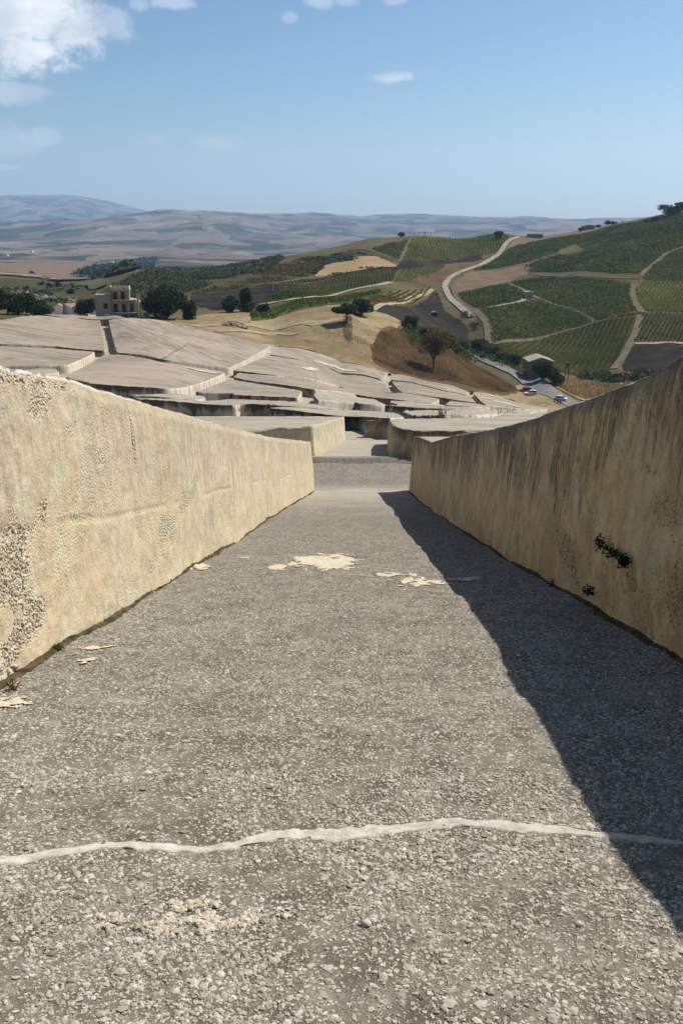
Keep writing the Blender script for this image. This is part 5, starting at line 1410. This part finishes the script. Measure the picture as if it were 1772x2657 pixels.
vineyard('dark vineyard between the slanting footpath and the level upper track', C3((440,543),(600,508),(900,510),(1100,526),(1225,552),(1215,640),(1268,735),(1100,765),(990,788),(890,728),(800,700),(655,650)), C3((700,640),(1150,560)), 2.2, 'vine_d', 2.0, .9, 1.4, True, 13)
vineyard('small dark vineyard corner left of the pale hut, beside the bend in the road', C3((88,620),(250,580),(412,552),(545,622),(500,662),(370,688),(240,706),(165,695)), C3((200,690),(480,600)), 2.2, 'vine_d', 2.0, .9, 1.4, True, 14)
vineyard('steep striped vineyard high at the right edge above the track junction', C3((1305,502),(1370,435),(1465,352),(1575,305),(1575,530),(1400,528),(1315,524)), C3((1340,520),(1470,400)), 2.0, 'vine', 1.8, .85, 1.5, True, 15)
vineyard('yellow green vineyard at the right edge below the track junction', C3((1258,572),(1312,537),(1450,537),(1575,537),(1575,728),(1440,724),(1310,724),(1270,665)), C3((1320,715),(1440,560)), 1.9, 'vine_y', 1.9, .7, 1.5, True, 16)
vineyard('olive green vineyard at the right edge above the ploughed hollow', C3((1298,748),(1420,738),(1575,742),(1575,930),(1440,930),(1245,932),(1280,830)), C3((1300,925),(1400,760)), 1.9, 'vine', 2.0, .7, 1.5, True, 17)
vineyard('wide dark vineyard covering the upper right slope under the ridge trees', C3((195,462),(350,388),(410,332),(700,252),(1050,184),(1250,150),(1400,140),(1490,130),(1575,128),(1575,295),(1500,318),(1445,345),(1370,410),(1280,482),(1100,478),(800,468),(565,470),(620,420),(720,380),(760,365),(950,340),(870,290),(820,300),(740,340),(560,400),(400,435)), C3((600,440),(1300,300)), 2.6, 'vine_d', 1.5, 1.15, 1.4, False, 18)
vineyard('striped vineyard on the far crest left of the white road', C2((1065,338),(1090,275),(1120,198),(1300,184),(1568,182)) + C3((200,238),(440,238),(400,280),(352,335),(200,362),(0,388)) + C2((1400,318),(1240,335)), C2((1200,330),(1260,200)), 2.5, 'vine_y', 1.6, .9, 1.4, True, 19)
vineyard('dark vineyard wedge on the far crest beside the single crest tree', C2((882,256),(1000,220),(1112,197),(1090,255),(1055,325),(950,290)), C2((950,285),(1060,240)), 3.4, 'vine_d', 2.0, .9, 1.4, True, 20)
vineyard('long striped vineyard on the middle slope below the burnt strip', C2((188,600),(240,545),(330,478),(640,440),(1045,388),(1005,458),(860,488),(690,522),(500,556)), C2((420,560),(520,470)), 2.0, 'vine', 1.9, .7, 1.4, True, 21)
vineyard('greyish sparse vineyard below the dark strip in mid slope', C2((1015,460),(1058,388),(1200,365),(1350,347),(1308,388),(1160,455)), C2((1120,450),(1160,380)), 3.0, 'vine_y', 1.3, .7, 1.2, True, 22)
vineyard('narrow bright green vineyard strip under the pale field path', C2((125,650),(330,612),(700,558),(935,518),(940,530),(760,578),(560,616),(330,664),(125,698)), C2((200,680),(600,600)), 2.6, 'leaf_bright', 2.0, .8, 1.2, False, 23, 'greenf')
vineyard('mixed russet green vineyard on the crest of the ploughed field', C2((860,574),(1000,530),(1262,488),(1250,508),(900,628),(862,636)), C2((900,610),(1200,510)), 2.8, 'leaf_rust', 1.6, .75, 1.2, False, 24, 'mixedf')
# ------------------------------------------------------------------ trees, scrub, grass
rngp = np.random.default_rng(77)
tree_px('oak_tree', 'big dark round tree right of the ruined apartment house', 'tree', 432, 832, 100, 88, n=9000, ls=.75, mat='leaf_oak', seed=3, base=.06, blobs=22, dfix=300)
tree_px('tree', 'smaller bushy tree attached to the right side of the big dark tree', 'tree', 492, 832, 48, 42, n=2200, ls=.7, mat='leaf', seed=4, base=.05, dfix=303)
G = 'trees along the top left skyline of the blocks'
tree_px('tree', 'broad dark tree at the far left edge above the blocks', 'tree', 22, 836, 90, 68, n=5200, ls=.75, mat='leaf_oak', seed=5, base=.05, dfix=305, group=G)
tree_px('tree', 'dark tree next in from the far left edge', 'tree', 72, 832, 62, 52, n=3400, ls=.7, mat='leaf', seed=6, base=.05, dfix=308, group=G)
tree_px('tree', 'rounded green tree left of the small white house', 'tree', 118, 826, 62, 46, n=3200, ls=.7, mat='leaf', seed=7, base=.06, dfix=300, group=G)
tree_px('tree', 'dark tree tucked against the left wall of the ruined apartment house', 'tree', 228, 828, 54, 48, n=2800, ls=.7, mat='leaf_oak', seed=8, base=.06, dfix=318, group=G)
G = 'shrubs behind the rubble heap'
tree_px('shrub', 'tall double headed shrub behind the rubble heap', 'shrub', 641, 828, 52, 62, n=3000, ls=.7, mat='leaf', seed=9, base=.04, dfix=330, group=G)
tree_px('shrub', 'low shrub leaning left of the tall double headed one', 'shrub', 600, 828, 48, 38, n=1900, ls=.7, mat='leaf', seed=10, base=.03, dfix=332, group=G)
tree_px('shrub', 'small round shrub right of the tall double headed one', 'shrub', 684, 828, 36, 26, n=1000, ls=.7, mat='leaf_oak', seed=11, base=.03, dfix=332, group=G)
tree_px('umbrella_tree', 'umbrella shaped tree with a bare trunk casting a dark shadow on the dry mound', 'tree', 899, 836, 58, 50, n=3400, ls=.6, mat='leaf', seed=12, base=.36, tr=.28)
tree_px('bush', 'dense round bush behind the umbrella shaped tree', 'bush', 934, 824, 54, 46, n=3000, ls=.6, mat='leaf_oak', seed=13, base=.02, trunk=False, dfix=312)
tree_px('shrub', 'loose russet green shrub tree standing alone on the dry bank', 'shrub', 1126, 985, 84, 104, n=4200, ls=.5, mat='leaf_rust', seed=14, base=.22, dfix=280, blobs=18)
G = 'green bushes along the road bank'
for i, (px, py, w, h, m) in enumerate([(1062,880,50,34,'leaf'),(1100,890,60,36,'leaf_bright'),(1150,898,60,34,'leaf'),(1195,908,55,30,'leaf_bright'),(1235,912,55,32,'leaf'),(1275,922,50,30,'leaf_bright'),(1305,938,40,26,'leaf'),(1332,948,40,34,'leaf_bright'),(1180,920,40,24,'leaf_rust'),(1250,905,60,26,'leaf_oak')]):
    wh = ['at its left end', 'second from its left end', 'in its left half', 'left of its middle', 'just right of its middle', 'right of its middle', 'near its right end', 'touching the farm ruin', 'low and russet at its near side', 'dark and low at its far side'][i]
    tree_px('bush', f'{["dark green","bright green"][m=="leaf_bright"] if m!="leaf_rust" else "rusty green"} bush of the roadside belt, {wh}', 'bush', px, py, w, h, n=1600, ls=.65, mat=m, seed=30+i, base=.0, trunk=False, group=G, dmin=330)
tree_px('tree', 'leafy tree covering the front wall of the farm ruin', 'tree', 1408, 990, 50, 54, n=3800, ls=.55, mat='leaf', seed=50, base=.08, dfix=336, blobs=20)
tree_px('bush', 'round dark bush at the roadside right of the farm ruin', 'bush', 1438, 1008, 46, 44, n=3000, ls=.55, mat='leaf_oak', seed=51, base=.02, trunk=False, dfix=331)
G = 'trees on the right hand ridge'
for i, (px, py, w, h, lab) in enumerate([(1730,572,54,34,'large spreading ridge tree near the right edge of the view'),(1762,574,40,28,'ridge tree at the very right edge'),(1575,582,20,14,'dark ridge tree beside the ridge farm'),(1552,585,16,9,'low ridge tree just left of the dark ridge farm tree'),(1507,593,16,10,'small ridge tree left of the low ridge farm wall'),(1590,582,16,8,'small rounded ridge tree right of the ridge farm'),(1674,577,14,9,'tiny ridge tree left of the large spreading one'),(1696,572,14,12,'thin ridge tree close left of the large spreading one')]):
    tree_px('ridge_tree', lab, 'tree', px, py, w, h, n=1300 if w > 30 else 420, ls=1.4 if w > 30 else 1.1, mat='leaf_oak', seed=60+i, base=.1, group=G, dfix=845 if px > 1640 else 985)
tree_px('crest_tree', 'lone dark tree on the crest beside the white road', 'tree', 1291, 622, 26, 20, n=700, ls=1.3, mat='leaf_oak', seed=70, base=.08, dfix=880)
tree_px('crest_tree', 'lone tree on the crest at the left end of the crest vineyards', 'tree', 1041, 620, 18, 13, n=420, ls=1.3, mat='leaf_oak', seed=71, base=.05, dfix=860)
G = 'trees scattered in the valley'
for i, (px, py, w, h, lab) in enumerate([(84,714,14,9,'lone dark tree in the tan valley field'),(151,748,16,18,'tall round valley tree below the tan field'),(186,766,20,18,'pointed dark valley tree nearest the ruined house'),(73,757,20,16,'round valley tree above the rocky outcrop'),(130,748,18,14,'low dark valley tree beside the tall round one'),(108,742,14,10,'small valley tree amid pale clearings'),(115,764,14,10,'small valley tree at the rocky outcrop'),(379,680,12,9,'tiny tree on the edge of the pine wood'),(244,730,6,6,'speck of a tree on the pale valley track')]):
    tree_px('valley_tree', lab, 'tree', px, py, w, h, n=260, ls=1.5 if py > 735 else 3.0, mat='leaf_oak', seed=80+i, base=.02, trunk=False, group=G, dmin=420)

def scatter(name, px, n, size, mat, label=None, hgt=(1, 3), dmin=260, seed=0, clump=30, q=7, ls=.8, thr=-.1):
    """a mass of scrub nobody could count: leaf clumps spread over a patch of ground"""
    P = ccw(world_poly(px, 0, dmin, 1060 if dmin < 300 else 18000)); rng = np.random.default_rng(seed); lo, hi = P.min(0), P.max(0)
    x = rng.uniform(lo[0], hi[0], n*4); y = rng.uniform(lo[1], hi[1], n*4)
    m = inpoly(P, x, y) & (fbm(x/clump, y/clump, s=seed, o=3) > thr); x, y = x[m][:n], y[m][:n]
    k = len(x); R = rng.uniform(size*.5, size*1.4, k); H = rng.uniform(*hgt, k)
    u = rng.normal(0, 1, (k, q, 3)); u /= np.linalg.norm(u, axis=2)[...,None]; u[...,2] = np.abs(u[...,2])
    C = np.stack([x[:,None]+u[...,0]*R[:,None]*.6, y[:,None]+u[...,1]*R[:,None]*.6, ground(x, y)[:,None]+u[...,2]*H[:,None]], -1).reshape(-1, 3)
    tone = np.clip(np.repeat(rng.normal(.42, .16, k), q)+rng.normal(0, .14, k*q), 0, 1)
    V, F, T = leafquads(C, ls*rng.uniform(.7, 1.3, len(C)), rng, tone)
    o = newmesh(name, V, F, M[mat], None, False, {'tone': T}); tag(o, kind='stuff', label=label); return o
scatter('ridge_scrub', C1((640,595),(790,530),(1010,468),(1200,442),(1568,432),(1650,425),(1568,505),(1400,522),(1250,570),(1050,640),(900,700),(830,690)), 7000, 2.6, 'leaf_olive', hgt=(1, 3.4), seed=5, ls=1.5, clump=45, q=7, thr=-.5)
scatter('ridge_scrub', C1((760,575),(860,515),(1010,470),(1060,480),(1000,540),(900,580)), 2400, 2.6, 'leaf_oak', hgt=(1, 3.4), seed=6, ls=1.5, clump=60, q=7, thr=-.35)
scatter('pine_wood', Z4((900,382),(1050,335),(1290,246),(1568,235),(1900,160),(2040,150),(1980,215),(1700,330),(1500,425),(1200,425)), 2600, 7, 'leaf_oak', hgt=(5, 12), seed=7, ls=7, clump=160, q=5, dmin=700, thr=-.35)
scatter('valley_scrub', Z4((-30,400),(400,420),(800,470),(1250,560),(1150,640),(900,740),(500,720),(-30,650)), 1500, 4, 'leaf_olive', hgt=(1, 4), seed=8, ls=2.2, clump=60, dmin=400, thr=.12)
scatter('hedge_scrub', C3((510,450),(640,395),(760,372),(930,372),(860,405),(700,425),(560,470)), 320, 2.6, 'leaf_olive', hgt=(1, 3), seed=9, ls=1.5, thr=-.2)
scatter('hedge_scrub', C3((120,740),(200,760),(260,830),(230,860),(170,840)), 70, 2.2, 'leaf_olive', hgt=(1, 2.6), seed=10, ls=1.0, thr=-.6)
scatter('hedge_scrub', C3((830,1130),(900,1125),(1100,1150),(1300,1120),(1400,1130),(1300,1190),(1100,1200),(900,1170)), 260, 2.2, 'leaf', hgt=(.8, 2.2), seed=11, ls=.9, thr=-.4)
scatter('hedge_scrub', C3((1050,790),(1100,762),(1240,740),(1290,738),(1280,752),(1100,780)), 60, 1.6, 'drygrass', hgt=(.6, 1.6), seed=12, ls=.9, thr=-.6)
scatter('skyline_scrub', C3((1290,140),(1400,112),(1568,95),(1568,128),(1400,140),(1300,150)), 240, 2.2, 'leaf_olive', hgt=(.8, 2.6), seed=13, ls=1.3, thr=-.2)
scatter('roadside_scrub', [(1042,868),(1100,862),(1180,888),(1250,905),(1300,928),(1345,948),(1345,968),(1300,952),(1240,930),(1150,905),(1060,892)], 800, 2.4, 'leaf_bright', hgt=(1, 3.2), seed=18, ls=.8, thr=-.5)
scatter('slope_scrub', C2((-250,545),(-130,500),(0,462),(250,380),(450,312),(600,300),(560,390),(430,432),(0,512)), 1800, 1.4, 'leaf_rust', hgt=(.4, 1.2), seed=19, ls=1.1, thr=-.2, clump=20)
scatter('bank_scrub', [(985,855),(1040,842),(1090,868),(1160,892),(1240,925),(1230,940),(1150,915),(1060,890)], 220, 2.0, 'leaf_olive', hgt=(.6, 1.8), seed=14, ls=.8, thr=-.1)
scatter('field_edge_scrub', C2((600,420),(850,372),(1050,378),(900,392),(650,432)), 120, 1.6, 'leaf_oak', hgt=(.5, 1.4), seed=15, ls=1.0, thr=-.3)
scatter('burnt_tufts', C2((380,430),(450,330),(560,300),(740,272),(880,300),(760,330),(640,345),(560,390),(520,425)), 700, 1.6, 'leaf_oak', hgt=(.3, .9), seed=16, ls=1.2, clump=9, thr=.05)
scatter('roadside_scrub', C3((350,350),(240,440),(120,478),(40,520),(20,560),(60,500),(200,425),(320,365)), 110, 1.6, 'leaf_olive', hgt=(.6, 1.6), seed=17, ls=1.0, thr=-.3)

def grass(name, px, n, h, mat, seed, dmin=240, w=.10, thr=-.3, P=None):
    P = ccw(world_poly(px, 0, dmin)) if P is None else P; rng = np.random.default_rng(seed); lo, hi = P.min(0), P.max(0)
    x = rng.uniform(lo[0], hi[0], n*3); y = rng.uniform(lo[1], hi[1], n*3); m = inpoly(P, x, y) & (fbm(x/6, y/6, s=seed, o=3) > thr); x, y = x[m][:n], y[m][:n]; k = len(x)
    z = ground(x, y); a = rng.uniform(0, 6.28, k); H = h*rng.uniform(.4, 1.3, k); lx, ly2 = rng.normal(0, .35, k)*H, rng.normal(0, .35, k)*H
    A = np.c_[x-np.cos(a)*w, y-np.sin(a)*w, z-.05]; B = np.c_[x+np.cos(a)*w, y+np.sin(a)*w, z-.05]; C = np.c_[x+lx, y+ly2, z+H]
    V = np.stack([A, B, C], 1).reshape(-1, 3); F = np.arange(k*3).reshape(k, 3)
    tone = np.clip(.45+.35*fbm(x/9, y/9, s=seed+2, o=3)+rng.normal(0, .2, k), 0, 1)
    return tag(newmesh(name, V, F, M[mat], None, False, {'tone': np.repeat(tone, 3)}), kind='stuff')
M['russetgrass'] = mat_tone('russet_grass', (.150, .096, .046), (.42, .285, .14), .9, .2)
grass('dry_bank_grass', [(965,905),(985,866),(1040,856),(1100,868),(1160,893),(1200,928),(1250,958),(1300,988),(1330,1004),(1345,1016),(1230,1010),(1140,990),(1020,960),(970,935)], 60000, .8, 'russetgrass', 3, w=.15, thr=-9)
grass('golden_grass', C3((770,1168),(880,1172),(1000,1188),(1090,1208),(1300,1190),(1300,1260),(1000,1320),(850,1280),(745,1222)), 18000, .7, 'drygrass', 4, w=.13, thr=-9)
grass('mound_grass', [(690,860),(760,830),(860,830),(960,830),(1000,870),(960,920),(900,915),(800,890)], 5000, .3, 'leaf_olive', 6, w=.10, thr=.1)

def outcrop():
    rng = np.random.default_rng(21); L = world_poly(Z4((150,590),(300,625),(430,665),(560,700),(700,715),(830,722),(940,722),(1040,720)), 0, 400, 1040)
    s = np.r_[0, np.cumsum(np.hypot(*np.diff(L, axis=0).T))]; n = 420; q = rng.uniform(0, s[-1], n)
    x = np.interp(q, s, L[:,0])+rng.normal(0, 4, n); y = np.interp(q, s, L[:,1])+rng.normal(0, 12, n); z = ground(x, y)
    r = empty('rock_outcrop', (x[0], y[0], z[0])); tag(r, 'broken band of pale rocks across the valley slope left of the ruined apartment house', 'rocks')
    stones('rock', np.c_[x-x[0], y-y[0], z-z[0]+.3], rng.uniform(.5, 2.0, n), M['wstone_grey'], r, rng, .9)
M['wstone_grey'] = mat_tone('grey_rock', (.08, .07, .06), (.30, .265, .22), .9, 0, (3, .1))
outcrop()
scatter('valley_scrub', Z4((-30,560),(300,600),(600,690),(1050,700),(1050,740),(600,740),(-30,640)), 500, 2.6, 'leaf_oak', hgt=(.8, 3), seed=28, ls=1.6, clump=20, dmin=380, thr=-.1)
# ------------------------------------------------------------------ weeds and litter near the camera
def leafy(name, label, cat, P, N, n, spread, ls, mat, parent_loc=None, group=None, seed=0, out=.05):
    rng = np.random.default_rng(seed); P = np.asarray(P, float)
    r = empty(name, tuple(P[0])); tag(r, label, cat, group)
    k = rng.integers(0, len(P), n); C = P[k] + rng.normal(0, 1, (n, 3))*np.asarray(spread) + N*np.abs(rng.normal(0, out, (n, 1))) - P[0]
    V, F, T = leafquads(C, ls*rng.uniform(.6, 1.3, n), rng, np.clip(rng.normal(.5, .25, n), 0, 1), .2)
    newmesh('leaves', V, F, M[mat], r, False, {'tone': T})
    mb = MB()
    for i in range(min(18, len(P)*5)):
        a = P[rng.integers(0, len(P))]-P[0]; b = a + rng.normal(0, 1, 3)*np.asarray(spread)*1.3 + N*out*1.6
        mb.tube(tuple(a-N*.03), tuple(b), .004, .002, 5)
    mb.build('stem', M['leaf'], r)['kind'] = 'stuff'
    return r
def wpts(side, pts):
    base, zt = (LBx, ztop_l) if side < 0 else (RBx, ztop_r)
    out = [wall_hit(px, py, base, zt) for px, py in pts]; out = [o for o in out if o is not None]
    return np.array([o[0] for o in out]), out[0][1]
P, N = wpts(1, [(1560,1405),(1566,1418),(1590,1430),(1605,1440),(1622,1448),(1622,1462)]); leafy('wall_weed', 'largest dark green weed creeping across the shaded right wall', 'weed', P, N, 420, (.016,.02,.02), .026, 'leaf', seed=1, out=.02)
P, N = wpts(1, [(1534,1525),(1532,1538)]); leafy('wall_weed', 'small green weed low on the right wall, below the large creeping one', 'weed', P, N, 80, (.014,.018,.02), .022, 'leaf', seed=2, out=.03)
P, N = wpts(1, [(1436,1508),(1437,1518)]); leafy('wall_weed', 'tiny dark weed at the foot of the right wall', 'weed', P, N, 50, (.012,.016,.018), .02, 'leaf', seed=3, out=.03)
for (px, py, lab, m, n, sd) in [(152,1692,'small green sprout at the foot of the left wall','leaf_bright',60,4),(36,1792,'dry orange tuft at the foot of the left wall near the left edge','drygrass',60,5),(262,1612,'little brown tuft in the joint under the left wall','drygrass',40,6),(540,1436,'curled brown dead leaf lying near the left wall','russetgrass',10,7)]:
    x, y = floor_pt(px, py); z = float(floor_z(x, y)); leafy('tuft' if 'leaf' not in lab else 'dead_leaf', lab, 'leaf' if 'leaf' in lab else 'tuft', [(x, y, z+.012)], np.array([0,0,1.]), max(8, n//2), (.022,.022,.008), .022, m, seed=sd, out=.018)
def weeds_on(label, pts, n, h, seed, up=1.6, mat='drygrass'):
    rng = np.random.default_rng(seed); A = np.array([cast(px, py, up, 50) for px, py in pts]); x, y = A[:,0], A[:,1]
    r = empty('dry_weed', (x[0], y[0], float(ground(x[0], y[0]))+up-.1)); tag(r, label, 'weed', None)
    z0 = float(ground(x[0], y[0]))+up-.1
    Vs, Fs, T = [], [], []
    mb = MB()
    for i in range(n):
        k = rng.integers(0, len(x)); b = np.array([x[k]-x[0]+rng.normal(0, .3), y[k]-y[0]+rng.normal(0, .3), float(ground(x[k], y[k]))+up-.15-z0])
        e = b + [rng.normal(0, .35*h), rng.normal(0, .35*h), h*rng.uniform(.6, 1.2)]; mb.tube(tuple(b), tuple(e), .035, .015, 4)
    o = mb.build('stalks', M['drygrass'], r); o['kind'] = 'stuff'
    at_ = o.data.attributes.new('tone', 'FLOAT', 'POINT'); at_.data.foreach_set('value', np.full(len(o.data.vertices), .3, np.float32))
weeds_on('dry branching weed on the rough pale slab behind the second right block', Z2((1020,865),(1060,860),(1080,862)), 26, .9, 1)
weeds_on('three thin dry stalks on the rough slab near the right wall top', Z3((862,885),(955,882),(1015,876)), 12, 1.0, 2)
weeds_on('ball of dry weed at the edge of the bumped slab left of the path end', Z1((165,985),(180,990),(190,985)), 24, .6, 3)
def tuft(label, px, py, seed, w=20, h=12, up=0.0, m='leaf_bright'):
    tree_px('weed_tuft', label, 'weed', px, py, w, h, up, 60, n=160, ls=.3, mat=m, seed=seed, base=0, trunk=False)
tuft('green tuft in the gap between the upper slabs below the lone shrub', 1010, 976, 3, 9, 7)
tuft('green tuft in the gap before the last right hand slab', 1222, 1024, 4, 10, 8)
def loose_stones():
    rng = np.random.default_rng(12)
    for px, py, rr, lab in [(950,2408,.013,'loose flat pebble lying proud of the floor in the foreground'),(1500,2400,.010,'pale loose pebble right of centre in the foreground')]:
        x, y = floor_pt(px, py); z = float(floor_z(x, y)); V = ICO_V*(1+rng.uniform(-.2, .2, (len(ICO_V), 1)))*[rr*1.4, rr, rr*.7]
        o = newmesh('pebble', V + [x, y, z+rr*.45], ICO_F, M['stone'], None, True, {'tone': np.full(len(V), .8)}); tag(o, lab, 'pebble')
loose_stones()
x, y = cast(1410, 1058, 0, 240)
def verge_stones():
    rng = np.random.default_rng(2); x, y = cast(1408, 1056, 0, 240); z = float(ground(x, y)); r = empty('stone_pile', (x, y, z)); tag(r, 'little pile of stones on the verge by the last right hand slab', 'stones')
    n = 24; p = rng.normal(0, .7, (n, 2)); stones('stone', np.c_[p, np.full(n, .35)], rng.uniform(.2, .5, n), M['wstone'], r, rng, .8)
verge_stones()

# dark silt and dry leaf litter gathered along the foot of both walls
M['silt'] = mat_tone('dark_silt', (.030, .024, .014), (.120, .090, .050), .95, 0, (60, .01))
def silt(base, side, seed):
    ys = np.arange(3.2, 30.5, .03); xs = np.interp(ys, base[:,1], base[:,0]); rows = []; tones = []
    w = sstep(2, 9, ys)*.45+.35; w = w*(.026 + .055*np.clip(fbm(ys*.9, ys*0, s=seed, o=4)+.15, 0, 1.2) + .014*vnoise(ys*14, ys*0, s=seed+1) + .010*vnoise(ys*37, ys*0, s=seed+5))
    for t in (-1.2, .0, .45, 1.0):
        x = xs - side*(w*t if t > 0 else -.05*(t < 0)); z = floor_z(x, ys) + (.028 if t < 0 else .018 if t == 0 else .009 if t < 1 else -.006) + .006*vnoise(ys*30, ys*0+t*9, s=seed+2)
        rows.append(np.c_[x, ys, z]); tones.append(np.clip(.35+.5*vnoise(ys*18, ys*0+t*5, s=seed+3), 0, 1))
    newmesh('silt_line', np.concatenate(rows), gridfaces(4, len(ys)), M['silt'], FLOOR, True, {'tone': np.concatenate(tones)})
silt(LBx, -1, 81); silt(RBx, 1, 91)
